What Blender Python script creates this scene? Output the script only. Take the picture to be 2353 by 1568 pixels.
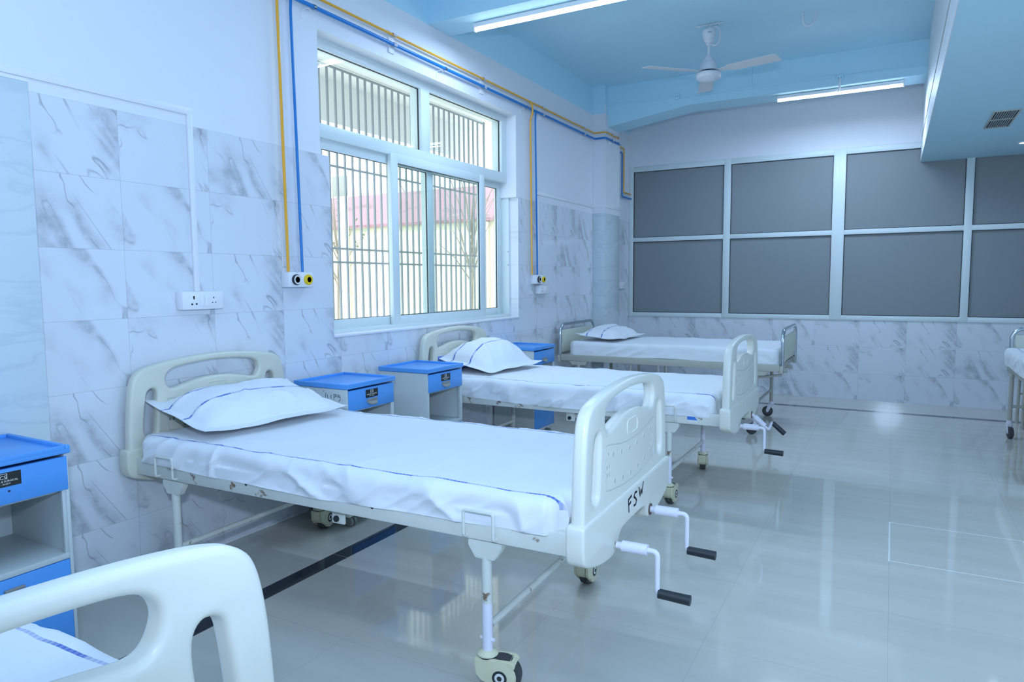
import bpy, bmesh, math, random
from mathutils import Vector, Matrix, noise
random.seed(7)
for o in list(bpy.data.objects):
    bpy.data.objects.remove(o)
SC = bpy.context.scene
COL = SC.collection
PI = math.pi

# ------------------------------------------------------------------ camera
CAM = Vector((2.989, 0.0, 1.349))
yaw, pitch, roll = 0.505270, 0.086319, -0.006897
fw = Vector((-math.sin(yaw) * math.cos(pitch), math.cos(yaw) * math.cos(pitch), -math.sin(pitch)))
rt = Vector((math.cos(yaw), math.sin(yaw), 0))
up = rt.cross(fw)
r2 = rt * math.cos(roll) + up * math.sin(roll)
u2 = up * math.cos(roll) - rt * math.sin(roll)
cd = bpy.data.cameras.new('camera')
cam = bpy.data.objects.new('camera', cd)
COL.objects.link(cam)
cam.matrix_world = Matrix(((r2.x, u2.x, -fw.x, CAM.x), (r2.y, u2.y, -fw.y, CAM.y), (r2.z, u2.z, -fw.z, CAM.z), (0, 0, 0, 1)))
cd.sensor_width = 36
cd.lens = 1578.25 / 2353 * 36
cd.clip_start = 0.05
SC.camera = cam

# ------------------------------------------------------------------ light and exposure
SC.view_settings.view_transform = 'Standard'
SC.view_settings.look = 'None'
SC.view_settings.gamma = 1
SC.view_settings.exposure = 0.14
TINT = (0.52, 0.69, 0.97)           # the camera's cool white balance
world = bpy.data.worlds.new('sky')
SC.world = world
world.use_nodes = True
bg = world.node_tree.nodes['Background']
bg.inputs[0].default_value = (0.78, 0.90, 1.0, 1)
bg.inputs[1].default_value = 3.0


def lamp(name, kind, loc, power, color=TINT, target=None, **kw):
    d = bpy.data.lights.new(name, kind)
    d.energy = power
    d.color = color
    for k, v in kw.items():
        setattr(d, k, v)
    o = bpy.data.objects.new(name, d)
    COL.objects.link(o)
    o.location = loc
    if target is not None:
        o.rotation_euler = (Vector(target) - Vector(loc)).to_track_quat('-Z', 'Y').to_euler()
    return o


lamp('sun', 'SUN', (0, -10, 12), 2.5, (1.0, 0.96, 0.88), (1.0, 0.0, 0.0), angle=0.01)
# the camera's own flash, raised above the lens
lamp('camera_flash', 'SPOT', CAM + Vector((0.0, -0.05, 0.32)), 180, TINT, CAM + Vector((0, -0.05, 0.32)) + fw * 5 + Vector((0.4, 0, 2.0)), spot_size=2.5, spot_blend=0.8, shadow_soft_size=0.05)


def tube_glow(name, loc, sx, sy, power, spread=PI):
    return lamp(name, 'AREA', loc, power, TINT, Vector(loc) + Vector((0, 0, -1)), shape='RECTANGLE', size=sx, size_y=sy, spread=spread)


# the ward's own tubes (two in view, the others on the beams behind the camera) and the downlights of the lowered ceiling
tube_glow('tube_glow', (0.92, 4.34, 3.125), 1.15, 0.03, 24)
tube_glow('tube_glow', (2.46, 7.5, 3.105), 1.05, 0.03, 27)
for lx, ly, lz, lp in ((2.0, 0.8, 3.40, 14), (1.0, -1.6, 3.40, 18), (2.4, -1.6, 3.40, 18)):
    tube_glow('tube_glow', (lx, ly, lz), 1.2, 0.25, lp)
for lx, ly, lp in ((3.98, 7.80, 1.5), (5.4, 5.8, 8), (4.6, 4.0, 7), (4.6, 2.0, 8), (4.6, -0.5, 9), (5.6, 2.8, 8)):
    tube_glow('downlight_glow', (lx, ly, 2.55), 0.16, 0.16, lp, 2.2)
# added side light from the right wall, its source unseen
lamp('side_fill', 'AREA', (6.30, 0.9, 1.75), 62, TINT, (0, 0.9, 1.6), shape='RECTANGLE', size=4.2, size_y=1.3)
lamp('corridor_glow', 'AREA', (1.8, 9.6, 2.9), 30, TINT, (1.8, 9.6, 0), shape='RECTANGLE', size=2.5, size_y=.3)

# ------------------------------------------------------------------ node helpers and materials


class NT:
    def __init__(s, name):
        s.m = bpy.data.materials.new(name)
        s.m.use_nodes = True
        s.t = s.m.node_tree
        s.n = s.t.nodes
        s.b = s.n['Principled BSDF']
        s.out = s.n['Material Output']

    def add(s, typ, **kw):
        n = s.n.new(typ)
        for k, v in kw.items():
            setattr(n, k, v)
        return n

    def link(s, a, b):
        s.t.links.new(a, b)

    def put(s, sock, v):
        if hasattr(v, 'node'):
            s.t.links.new(v, sock)
        else:
            sock.default_value = v

    def math(s, op, a, b=0.0, c=0.0):
        n = s.add('ShaderNodeMath', operation=op)
        s.put(n.inputs[0], a)
        s.put(n.inputs[1], b)
        s.put(n.inputs[2], c)
        return n.outputs[0]

    def coord(s):
        return s.add('ShaderNodeTexCoord').outputs['Object']

    def sep(s, v):
        n = s.add('ShaderNodeSeparateXYZ')
        s.link(v, n.inputs[0])
        return n.outputs

    def comb(s, x, y, z):
        n = s.add('ShaderNodeCombineXYZ')
        for i, v in enumerate((x, y, z)):
            s.put(n.inputs[i], v)
        return n.outputs[0]

    def noise(s, vec, scale, detail=3.0, rough=0.5, dist=0.0):
        n = s.add('ShaderNodeTexNoise')
        s.put(n.inputs['Vector'], vec)
        n.inputs['Scale'].default_value = scale
        n.inputs['Detail'].default_value = detail
        n.inputs['Roughness'].default_value = rough
        n.inputs['Distortion'].default_value = dist
        return n.outputs['Fac']

    def step(s, v, a, b):
        n = s.add('ShaderNodeMapRange', interpolation_type='SMOOTHSTEP')
        s.put(n.inputs[0], v)
        n.inputs[1].default_value = a
        n.inputs[2].default_value = b
        return n.outputs[0]

    def mix(s, f, a, b):
        n = s.add('ShaderNodeMix', data_type='RGBA')
        s.put(n.inputs[0], f)
        for i, v in ((6, a), (7, b)):
            if not hasattr(v, 'node') and len(v) == 3:
                v = (*v, 1)
            s.put(n.inputs[i], v)
        return n.outputs[2]

    def bump(s, h, strength=0.2, dist=0.01):
        n = s.add('ShaderNodeBump')
        n.inputs['Strength'].default_value = strength
        n.inputs['Distance'].default_value = dist
        s.link(h, n.inputs['Height'])
        s.link(n.outputs[0], s.b.inputs['Normal'])

    def base(s, v):
        if not hasattr(v, 'node') and len(v) == 3:
            v = (*v, 1)
        s.put(s.b.inputs['Base Color'], v)

    def rough(s, v):
        s.put(s.b.inputs['Roughness'], v)


def plain(name, col, rough=0.5, metal=0.0, var=0.06, scale=6.0, spec=0.5, dirt=None, dirt_col=(0.2, 0.13, 0.08), dirt_scale=14.0):
    t = NT(name)
    co = t.coord()
    f = t.noise(co, scale, 4.0)
    a = tuple(max(0, c * (1 - var)) for c in col)
    b = tuple(min(1, c * (1 + var)) for c in col)
    c = t.mix(f, a, b)
    if dirt:
        g = t.step(t.noise(co, dirt_scale, 8.0, 0.65), dirt, dirt + 0.07)
        c = t.mix(g, c, dirt_col)
    t.base(c)
    t.rough(rough)
    t.b.inputs['Metallic'].default_value = metal
    t.b.inputs['Specular IOR Level'].default_value = spec
    return t.m


M = {}
WHITE = (0.80, 0.82, 0.86)
BLUEP = (0.53, 0.80, 0.92)


def wall_paint(name, axis_blue=None):
    t = NT(name)
    co = t.coord()
    z = t.sep(co)[2]
    c = t.mix(t.noise(co, 2.0), tuple(v * .97 for v in WHITE), WHITE)
    if axis_blue:
        c = t.mix(t.math('GREATER_THAN', z, axis_blue), c, BLUEP)
    t.base(c)
    t.rough(0.5)
    t.b.inputs['Specular IOR Level'].default_value = 0.35
    t.bump(t.noise(co, 160.0, 2.0), 0.05, 0.002)
    return t.m


M['paint'] = wall_paint('white_paint')
M['paint2'] = wall_paint('two_tone_paint', 3.196)
M['blue_paint'] = plain('pale_blue_paint', BLUEP, 0.55, var=0.02, scale=2)


def marble(name, ax, u0, uw, v0, vh, dark=1.0, joints=True):
    """glazed marble tile; ax picks the horizontal axis of the wall"""
    t = NT(name)
    co = t.coord()
    s = t.sep(co)
    u, v = s[ax], s[2]
    fu = t.math('DIVIDE', t.math('SUBTRACT', u, u0), uw)
    fv = t.math('DIVIDE', t.math('SUBTRACT', v, v0), vh)
    iu, iv = t.math('FLOOR', fu), t.math('FLOOR', fv)
    wn = t.add('ShaderNodeTexWhiteNoise', noise_dimensions='3D')
    t.link(t.comb(iu, iv, 3.0), wn.inputs['Vector'])
    rnd = t.sep(wn.outputs['Color'])
    # three print faces repeat over the tiles
    face = t.math('FLOOR', t.math('MULTIPLY', rnd[0], 3.99))
    uu = t.math('MULTIPLY', t.math('FRACT', fu), uw)
    vv = t.math('MULTIPLY', t.math('FRACT', fv), vh)
    p = t.comb(t.math('ADD', uu, t.math('MULTIPLY', face, 7.3)), vv, t.math('MULTIPLY', face, 3.1))
    off = t.math('MULTIPLY', face, 5.7)
    al = t.math('SUBTRACT', t.math('MULTIPLY', uu, 0.55), t.math('MULTIPLY', vv, 0.83))
    ac = t.math('ADD', t.math('MULTIPLY', uu, 0.83), t.math('MULTIPLY', vv, 0.55))
    q = t.comb(t.math('ADD', ac, off), t.math('MULTIPLY', al, 0.45), face)
    n1 = t.noise(q, 4.2, 3.0, 0.45, 0.5)
    ridge = t.math('ABSOLUTE', t.math('SUBTRACT', n1, 0.5))
    m1 = t.step(t.noise(p, 2.6, 2.0), 0.47, 0.62)
    line = t.math('MULTIPLY', t.math('SUBTRACT', 1.0, t.step(ridge, 0.0, 0.010)), t.step(t.noise(p, 5.5, 3.0), 0.44, 0.62))
    soft = t.math('MULTIPLY', t.math('SUBTRACT', 1.0, t.step(ridge, 0.0, 0.11)), m1)
    mott = t.math('MULTIPLY', soft, t.step(t.noise(p, 16.0, 6.0, 0.62), 0.15, 0.75))
    n2 = t.noise(t.comb(t.math('ADD', ac, t.math('ADD', off, 2.3)), t.math('MULTIPLY', al, 0.10), face), 3.6, 4.0, 0.5, 0.25)
    thin = t.math('MULTIPLY', t.math('SUBTRACT', 1.0, t.step(t.math('ABSOLUTE', t.math('SUBTRACT', n2, 0.52)), 0.0, 0.008)), t.step(t.noise(p, 3.4, 2.0), 0.5, 0.66))
    c = t.mix(t.math('MULTIPLY', mott, 0.92), (0.73, 0.76, 0.81), (0.38, 0.40, 0.43))
    c = t.mix(t.math('MULTIPLY', line, 0.62), c, (0.27, 0.29, 0.32))
    c = t.mix(t.math('MULTIPLY', thin, 0.55), c, (0.27, 0.29, 0.32))
    if joints:
        ju = t.math('MULTIPLY', t.math('ABSOLUTE', t.math('SUBTRACT', t.math('FRACT', t.math('ADD', fu, 0.5)), 0.5)), uw)
        jv = t.math('MULTIPLY', t.math('ABSOLUTE', t.math('SUBTRACT', t.math('FRACT', t.math('ADD', fv, 0.5)), 0.5)), vh)
        j = t.math('LESS_THAN', t.math('MINIMUM', ju, jv), 0.0011)
        c = t.mix(t.math('MULTIPLY', j, 0.55), c, (0.40, 0.43, 0.47))
    t.base(c)
    t.rough(0.10)
    return t.m


M['tile_y'] = marble('marble_tile_left', 1, 1.856, 0.45, 0.288, 0.303)
M['tile_x'] = marble('marble_tile_far', 0, 2.228, 0.455, 0.0, 0.30)


def pale_marble():
    t = NT('pale_marble')
    co = t.coord()
    mp = t.add('ShaderNodeMapping')
    mp.inputs['Rotation'].default_value = (0.7, 0, 0)
    mp.inputs['Scale'].default_value = (1, 1, 3.5)
    t.link(co, mp.inputs[0])
    n = t.noise(mp.outputs[0], 1.7, 4.0, 0.5, 0.6)
    r = t.math('SUBTRACT', 1.0, t.step(t.math('ABSOLUTE', t.math('SUBTRACT', n, 0.5)), 0.0, 0.05))
    t.base(t.mix(t.math('MULTIPLY', r, 0.35), (0.62, 0.70, 0.73), (0.46, 0.55, 0.60)))
    t.rough(0.10)
    return t.m


M['tile_col'] = pale_marble()


def floor_mat():
    t = NT('vitrified_floor')
    co = t.coord()
    s = t.sep(co)
    x, y = s[0], s[1]
    n = t.noise(t.comb(t.math('MULTIPLY', x, 0.5), t.math('MULTIPLY', y, 3.0), 0.0), 2.2, 5.0, 0.6, 0.4)
    c = t.mix(t.step(n, 0.3, 0.7), (0.55, 0.535, 0.475), (0.60, 0.58, 0.515))
    fx = t.math('DIVIDE', t.math('SUBTRACT', x, 3.021), 0.604)
    fy = t.math('DIVIDE', t.math('SUBTRACT', y, 3.67), 0.598)
    wn = t.add('ShaderNodeTexWhiteNoise', noise_dimensions='3D')
    t.link(t.comb(t.math('FLOOR', fx), t.math('FLOOR', fy), 0.0), wn.inputs['Vector'])
    c = t.mix(t.math('MULTIPLY', wn.outputs['Value'], 0.06), c, (0.45, 0.45, 0.42))
    jx = t.math('MULTIPLY', t.math('ABSOLUTE', t.math('SUBTRACT', t.math('FRACT', t.math('ADD', fx, 0.5)), 0.5)), 0.604)
    jy = t.math('MULTIPLY', t.math('ABSOLUTE', t.math('SUBTRACT', t.math('FRACT', t.math('ADD', fy, 0.5)), 0.5)), 0.598)
    j = t.math('LESS_THAN', t.math('MINIMUM', jx, jy), 0.0010)
    c = t.mix(t.math('MULTIPLY', j, 0.45), c, (0.30, 0.31, 0.31))
    # a relaid tile with bright joints
    bx = t.math('MULTIPLY', t.math('GREATER_THAN', x, 3.016), t.math('LESS_THAN', x, 3.63))
    by = t.math('MULTIPLY', t.math('GREATER_THAN', y, 3.663), t.math('LESS_THAN', y, 4.272))
    ins = t.math('MULTIPLY', bx, by)
    c = t.mix(t.math('MULTIPLY', ins, t.math('LESS_THAN', t.math('MINIMUM', jx, jy), 0.0035)), c, (0.85, 0.85, 0.80))

    # dark granite border band
    def rng(v, a, b):
        return t.math('MULTIPLY', t.math('GREATER_THAN', v, a), t.math('LESS_THAN', v, b))
    b1 = t.math('MULTIPLY', rng(x, 0.592, 0.687), t.math('LESS_THAN', y, 7.90))
    b2 = t.math('MULTIPLY', rng(y, 7.80, 7.895), t.math('GREATER_THAN', x, 0.592))
    band = t.math('MAXIMUM', b1, b2)
    gr = t.noise(co, 300.0, 2.0)
    dark = t.mix(gr, (0.010, 0.012, 0.016), (0.035, 0.045, 0.07))
    jb = t.math('LESS_THAN', jy, 0.0015)
    dark = t.mix(t.math('MULTIPLY', jb, 0.6), dark, (0.3, 0.3, 0.3))
    c = t.mix(band, c, dark)
    t.base(c)
    t.rough(0.06)
    t.b.inputs['Specular IOR Level'].default_value = 0.55
    return t.m


M['floor'] = floor_mat()
M['abs'] = plain('ivory_abs_plastic', (0.75, 0.75, 0.67), 0.33, var=0.05, scale=5, dirt=0.70, dirt_col=(0.50, 0.50, 0.42), dirt_scale=9)
M['abs2'] = plain('ivory_abs_yellowed', (0.68, 0.68, 0.57), 0.38, var=0.08, scale=7, dirt=0.66, dirt_col=(0.40, 0.38, 0.30), dirt_scale=12)
M['groove'] = plain('recess_shade_grey', (0.50, 0.53, 0.50), 0.5)  # shade of the moulded line and dimples, put into the colour
M['dimple_dark'] = plain('dimple_shade_dark', (0.24, 0.26, 0.24), 0.6)  # darker disc colour for the shade inside the headboard dimples
M['insert_blue'] = plain('blue_panel_insert', (0.09, 0.20, 0.62), 0.35)
M['frame'] = plain('cream_enamel_rusty', (0.68, 0.70, 0.64), 0.38, var=0.06, dirt=0.60, dirt_col=(0.22, 0.14, 0.09), dirt_scale=13)
M['frame_white'] = plain('fresh_white_paint', (0.78, 0.77, 0.86), 0.4, var=0.05, dirt=0.70, dirt_col=(0.4, 0.4, 0.45), dirt_scale=30)
M['frame_grey'] = plain('grey_beige_enamel', (0.46, 0.46, 0.40), 0.42, dirt=0.66, dirt_col=(0.62, 0.62, 0.56), dirt_scale=12)
M['chrome'] = plain('chromed_steel', (0.62, 0.66, 0.70), 0.18, metal=1.0, var=0.02)
M['cream_panel'] = plain('cream_board', (0.66, 0.68, 0.57), 0.45)
M['rubber'] = plain('black_rubber', (0.05, 0.05, 0.055), 0.6, dirt=0.6, dirt_col=(0.22, 0.21, 0.20), dirt_scale=40)
M['grip'] = plain('black_grip', (0.018, 0.022, 0.03), 0.45)
M['caster'] = plain('cream_caster_plastic', (0.68, 0.66, 0.46), 0.4, var=0.08)
M['dark'] = plain('dark_recess', (0.02, 0.022, 0.025), 0.6)
M['rust'] = plain('rusty_steel', (0.16, 0.11, 0.09), 0.7, var=0.4, scale=40)
M['cab_blue'] = plain('blue_enamel', (0.09, 0.345, 0.82), 0.35, var=0.05, dirt=0.70, dirt_col=(0.06, 0.14, 0.35), dirt_scale=16)
M['cab_grey'] = plain('pale_grey_enamel', (0.56, 0.61, 0.61), 0.42, var=0.05, dirt=0.71, dirt_col=(0.30, 0.30, 0.30), dirt_scale=16)
M['handle'] = plain('dull_grey_plastic', (0.27, 0.28, 0.26), 0.5)
M['pvc'] = plain('white_pvc', (0.82, 0.83, 0.86), 0.35, var=0.02)
M['upvc'] = plain('white_upvc', (0.70, 0.78, 0.78), 0.35, var=0.02)
M['gasket'] = plain('black_gasket', (0.02, 0.025, 0.03), 0.5)
M['yellow'] = plain('yellow_pipe_enamel', (0.90, 0.43, 0.03), 0.28, var=0.08)
M['blue_pipe'] = plain('blue_pipe_enamel', (0.01, 0.20, 0.58), 0.28, var=0.06)
M['outlet_yellow'] = plain('yellow_outlet_ring', (0.85, 0.60, 0.02), 0.35)
M['outlet_white'] = plain('white_outlet_label', (0.75, 0.75, 0.72), 0.4)
M['sticker'] = plain('black_label', (0.012, 0.015, 0.015), 0.4)
M['print'] = plain('white_print', (0.75, 0.78, 0.75), 0.5)
M['ink'] = plain('black_marker_ink', (0.01, 0.012, 0.02), 0.5)
M['sticker_blue'] = plain('blue_sticker', (0.05, 0.22, 0.70), 0.4)
M['bars'] = plain('grey_grille_paint', (0.30, 0.325, 0.35), 0.5)
M['ext_white'] = plain('outdoor_white_paint', (0.92, 0.92, 0.89), 0.7, var=0.04, scale=1.0)
M['ext_cream'] = plain('cream_outdoor_wall', (0.62, 0.58, 0.44), 0.8, var=0.06, dirt=0.62, dirt_col=(0.40, 0.37, 0.31), dirt_scale=1.2)
M['brown'] = plain('brown_seat', (0.18, 0.11, 0.07), 0.5)
M['fan'] = plain('white_fan_enamel', (0.74, 0.76, 0.82), 0.4, var=0.02)
M['fan_blade'] = plain('fan_blade_enamel', (0.76, 0.75, 0.76), 0.45, var=0.03)
M['foliage'] = plain('dusty_leaves', (0.20, 0.24, 0.16), 0.7, var=0.4, scale=3)
M['bark'] = plain('grey_bark', (0.28, 0.24, 0.20), 0.8, var=0.3)
M['ground'] = plain('pale_paving', (0.80, 0.79, 0.74), 0.8, var=0.06)


def roof_mat():
    t = NT('pink_roof_sheet')
    co = t.coord()
    x = t.sep(co)[0]
    f = t.math('MULTIPLY_ADD', t.math('SINE', t.math('MULTIPLY', x, 42.0)), 0.5, 0.5)
    c = t.mix(f, (0.31, 0.165, 0.195), (0.34, 0.19, 0.22))
    d = t.step(t.noise(co, 0.9, 7.0, 0.7), 0.55, 0.62)
    c = t.mix(t.math('MULTIPLY', d, 0.6), c, (0.15, 0.11, 0.115))
    t.base(c)
    t.rough(0.6)
    return t.m


M['roof'] = roof_mat()


def glow(name, col, strength):
    t = NT(name)
    e = t.add('ShaderNodeEmission')
    e.inputs[0].default_value = (*col, 1)
    e.inputs[1].default_value = strength
    t.link(e.outputs[0], t.out.inputs[0])
    return t.m


M['tube'] = glow('lit_tube', (0.75, 0.92, 1.0), 9.0)
M['led'] = glow('lit_led', (0.85, 0.95, 1.0), 5.0)


def glass_mat():
    t = NT('window_glass')
    tr = t.add('ShaderNodeBsdfTransparent')
    tr.inputs[0].default_value = (0.93, 0.96, 0.95, 1)
    gl = t.add('ShaderNodeBsdfGlossy')
    gl.inputs['Roughness'].default_value = 0.0
    lw = t.add('ShaderNodeLayerWeight')
    lw.inputs[0].default_value = 0.5
    mx = t.add('ShaderNodeMixShader')
    t.link(t.math('MULTIPLY_ADD', t.math('POWER', lw.outputs['Facing'], 5.0), 0.5, 0.03), mx.inputs[0])
    t.link(tr.outputs[0], mx.inputs[1])
    t.link(gl.outputs[0], mx.inputs[2])
    t.link(mx.outputs[0], t.out.inputs[0])
    return t.m


M['glass'] = glass_mat()


def frosted():
    t = NT('frosted_glass')
    co = t.coord()
    d = t.add('ShaderNodeBsdfTranslucent')
    c = t.mix(t.noise(co, 260.0, 2.0), (0.50, 0.54, 0.56), (0.62, 0.66, 0.68))
    t.link(c, d.inputs[0])
    t.base(t.mix(t.noise(co, 260.0, 2.0), (0.28, 0.315, 0.325), (0.36, 0.395, 0.405)))
    t.rough(0.38)
    mx = t.add('ShaderNodeMixShader')
    mx.inputs[0].default_value = 0.35
    t.link(t.b.outputs[0], mx.inputs[1])
    t.link(d.outputs[0], mx.inputs[2])
    t.link(mx.outputs[0], t.out.inputs[0])
    return t.m


M['frosted'] = frosted()


def cloth(name, axis, lines, width, wob, zmin=None, patt=9.0, lim=None):
    """white cotton with woven blue border lines; axis is the one the lines are offset on"""
    t = NT(name)
    co = t.coord()
    s = t.sep(co)
    along = s[1 - axis]
    a = s[axis]
    w1 = t.math('MULTIPLY', t.math('SUBTRACT', t.noise(t.comb(along, 0.0, t.math('SIGN', a)), 4.5, 3.0), 0.5), wob)
    tot = None
    for L in lines:
        d = t.math('ABSOLUTE', t.math('SUBTRACT', t.math('ADD', a, w1), L))
        k = t.math('LESS_THAN', d, width)
        tot = k if tot is None else t.math('MAXIMUM', tot, k)
    seg = t.noise(t.comb(t.math('MULTIPLY', along, patt), 0.0, 0.0), 1.0, 0.0)
    fine = t.math('SINE', t.math('MULTIPLY', along, 420.0))
    dens = t.math('ADD', t.math('MULTIPLY', t.step(seg, 0.45, 0.55), 0.5), t.math('MULTIPLY_ADD', fine, 0.12, 0.42))
    k = t.math('MULTIPLY', tot, dens)
    if zmin is not None:
        k = t.math('MULTIPLY', k, t.math('GREATER_THAN', s[2], zmin))
    base = t.mix(t.noise(co, 4.0, 3.0), (0.78, 0.81, 0.84), (0.83, 0.85, 0.88))
    t.base(t.mix(k, base, (0.09, 0.17, 0.52)))
    t.rough(0.75)
    t.b.inputs['Specular IOR Level'].default_value = 0.2
    t.b.inputs['Sheen Weight'].default_value = 0.1
    t.bump(t.noise(co, 900.0, 1.0), 0.08, 0.001)
    return t.m


M['sheet'] = cloth('striped_sheet', 1, (-0.414, 0.398), 0.0042, 0.026, zmin=0.645)
M['sheet_far'] = cloth('sheet_faint_line', 1, (0.36,), 0.004, 0.012, zmin=0.70)
M['pillow'] = cloth('striped_pillow', 0, (-0.115, 0.045), 0.0060, 0.016, patt=14.0)

# ------------------------------------------------------------------ mesh helpers


def bm_box(bm, x0, x1, y0, y1, z0, z1, bev=0.0, mi=0, seg=2):
    b = bmesh.new()
    r = bmesh.ops.create_cube(b, size=1.0)
    for v in b.verts:
        v.co = Vector((x0 + (v.co.x + .5) * (x1 - x0), y0 + (v.co.y + .5) * (y1 - y0), z0 + (v.co.z + .5) * (z1 - z0)))
    if bev > 0:
        bmesh.ops.bevel(b, geom=list(b.edges), offset=bev, segments=seg, affect='EDGES', profile=0.5)
    join(bm, b, mi)
    b.free()


def join(bm, b, mi=0, mat=None):
    mp = {}
    for v in b.verts:
        mp[v] = bm.verts.new(mat @ v.co if mat else v.co)
    for f in b.faces:
        try:
            nf = bm.faces.new([mp[v] for v in f.verts])
            nf.material_index = mi
        except ValueError:
            pass


def bm_mesh(bm, me, mat, mi=0):
    vs = [bm.verts.new(mat @ v.co) for v in me.vertices]
    for p in me.polygons:
        try:
            f = bm.faces.new([vs[i] for i in p.vertices])
            f.material_index = mi
        except ValueError:
            pass


def fillet(pts, r, n=6):
    pts = [Vector(p) for p in pts]
    out = [pts[0]]
    for i in range(1, len(pts) - 1):
        a, b, c = pts[i - 1], pts[i], pts[i + 1]
        d1, d2 = (a - b), (c - b)
        k = min(r, d1.length * .49, d2.length * .49)
        p1, p2 = b + d1.normalized() * k, b + d2.normalized() * k
        for j in range(n + 1):
            t = j / n
            out.append(p1 * (1 - t) ** 2 + b * 2 * t * (1 - t) + p2 * t * t)
    out.append(pts[-1])
    return out


def bm_tube(bm, pts, r, n=12, mi=0, cap=True, closed=False):
    pts = [Vector(p) for p in pts]
    P = [pts[0]]
    for p in pts[1:]:
        if (p - P[-1]).length > 1e-6:
            P.append(p)
    pts = P
    rs = r if isinstance(r, (list, tuple)) else [r] * len(pts)
    rings = []
    prev = None
    N = len(pts)
    for i, p in enumerate(pts):
        if closed:
            t = (pts[(i + 1) % N] - pts[i - 1]).normalized()
        elif i == 0:
            t = (pts[1] - p).normalized()
        elif i == N - 1:
            t = (p - pts[-2]).normalized()
        else:
            t = ((pts[i + 1] - p).normalized() + (p - pts[i - 1]).normalized()).normalized()
        if prev is None:
            a = Vector((0, 0, 1)) if abs(t.z) < .9 else Vector((1, 0, 0))
            x = a.cross(t).normalized()
        else:
            x = (prev - t * prev.dot(t)).normalized()
        prev = x
        y = t.cross(x)
        rings.append([bm.verts.new(p + (x * math.cos(2 * PI * k / n) + y * math.sin(2 * PI * k / n)) * rs[i]) for k in range(n)])
    m = N if closed else N - 1
    for i in range(m):
        A, B = rings[i], rings[(i + 1) % N]
        for k in range(n):
            f = bm.faces.new((A[k], A[(k + 1) % n], B[(k + 1) % n], B[k]))
            f.material_index = mi
    if cap and not closed:
        f = bm.faces.new(rings[0][::-1])
        f.material_index = mi
        f = bm.faces.new(rings[-1])
        f.material_index = mi


def bm_lathe(bm, prof, c=(0, 0, 0), axis='z', n=28, mi=0):
    """prof: (radius, height) list along the axis"""
    c = Vector(c)
    rings = []
    for r, h in prof:
        ring = []
        for k in range(n):
            a = 2 * PI * k / n
            q = {'z': (r * math.cos(a), r * math.sin(a), h), 'x': (h, r * math.cos(a), r * math.sin(a)), 'y': (r * math.sin(a), h, r * math.cos(a))}[axis]
            ring.append(bm.verts.new(c + Vector(q)))
        rings.append(ring)
    for i in range(len(rings) - 1):
        A, B = rings[i], rings[i + 1]
        for k in range(n):
            f = bm.faces.new((A[k], A[(k + 1) % n], B[(k + 1) % n], B[k]))
            f.material_index = mi
    for R_ in (rings[0][::-1], rings[-1]):
        try:
            f = bm.faces.new(R_)
            f.material_index = mi
        except ValueError:
            pass


def bm_prism(bm, poly, y0, y1, bev=0.0, mi=0, plane='xz'):
    b = bmesh.new()

    def P(a, c, d):
        return {'xz': (a, d, c), 'yz': (d, a, c), 'xy': (a, c, d)}[plane]
    A = [b.verts.new(P(p[0], p[1], y0)) for p in poly]
    B = [b.verts.new(P(p[0], p[1], y1)) for p in poly]
    n = len(poly)
    b.faces.new(A)
    b.faces.new(B[::-1])
    for i in range(n):
        b.faces.new((A[i], B[i], B[(i + 1) % n], A[(i + 1) % n]))
    bmesh.ops.recalc_face_normals(b, faces=list(b.faces))
    if bev:
        es = [e for e in b.edges if len(e.link_faces) == 2 and e.calc_face_angle(0) > 0.6]
        bmesh.ops.bevel(b, geom=es, offset=bev, segments=2, affect='EDGES')
    join(bm, b, mi)
    b.free()


def obj(name, bm, mats, parent=None, smooth=35, recalc=True, loc=None):
    if recalc:
        bmesh.ops.recalc_face_normals(bm, faces=list(bm.faces))
    me = bpy.data.meshes.new(name)
    bm.to_mesh(me)
    bm.free()
    if not isinstance(mats, (list, tuple)):
        mats = [mats]
    for m in mats:
        me.materials.append(M[m] if isinstance(m, str) else m)
    if smooth:
        me.polygons.foreach_set('use_smooth', [True] * len(me.polygons))
        me.set_sharp_from_angle(angle=math.radians(smooth))
    o = bpy.data.objects.new(name, me)
    COL.objects.link(o)
    if parent:
        o.parent = parent
    if loc:
        o.location = loc
    return o


def tag(o, label, cat, group=None):
    o['label'] = label
    o['category'] = cat
    if group:
        o['group'] = group
    return o


def thing(name, label, cat, loc=(0, 0, 0), rz=0.0, group=None):
    o = bpy.data.objects.new(name, None)
    o.empty_display_size = 0.1
    COL.objects.link(o)
    o.location = loc
    o.rotation_euler = (0, 0, rz)
    return tag(o, label, cat, group)


def struct(name, bm, mats, parent=None, smooth=0):
    o = obj(name, bm, mats, parent, smooth)
    if not parent:
        o['kind'] = 'structure'
    return o


def dup(root, loc, rz=0.0, label=None):
    """copy of a thing with copies of its parts and sub-parts"""
    def kids(o):
        return [c for c in bpy.data.objects if c.parent == o]
    r = root.copy()
    COL.objects.link(r)
    r.location = loc
    r.rotation_euler = (0, 0, rz)
    if label:
        r['label'] = label
    for ch in kids(root):
        c = ch.copy()
        COL.objects.link(c)
        c.parent = r
        for g in kids(ch):
            d = g.copy()
            COL.objects.link(d)
            d.parent = c
    return r


def child(o, name):
    return [c for c in bpy.data.objects if c.parent == o and c.name.split('.')[0] == name]


def drop(o):
    for c in list(bpy.data.objects):
        if c.parent == o:
            drop(c)
    bpy.data.objects.remove(o)


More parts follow.
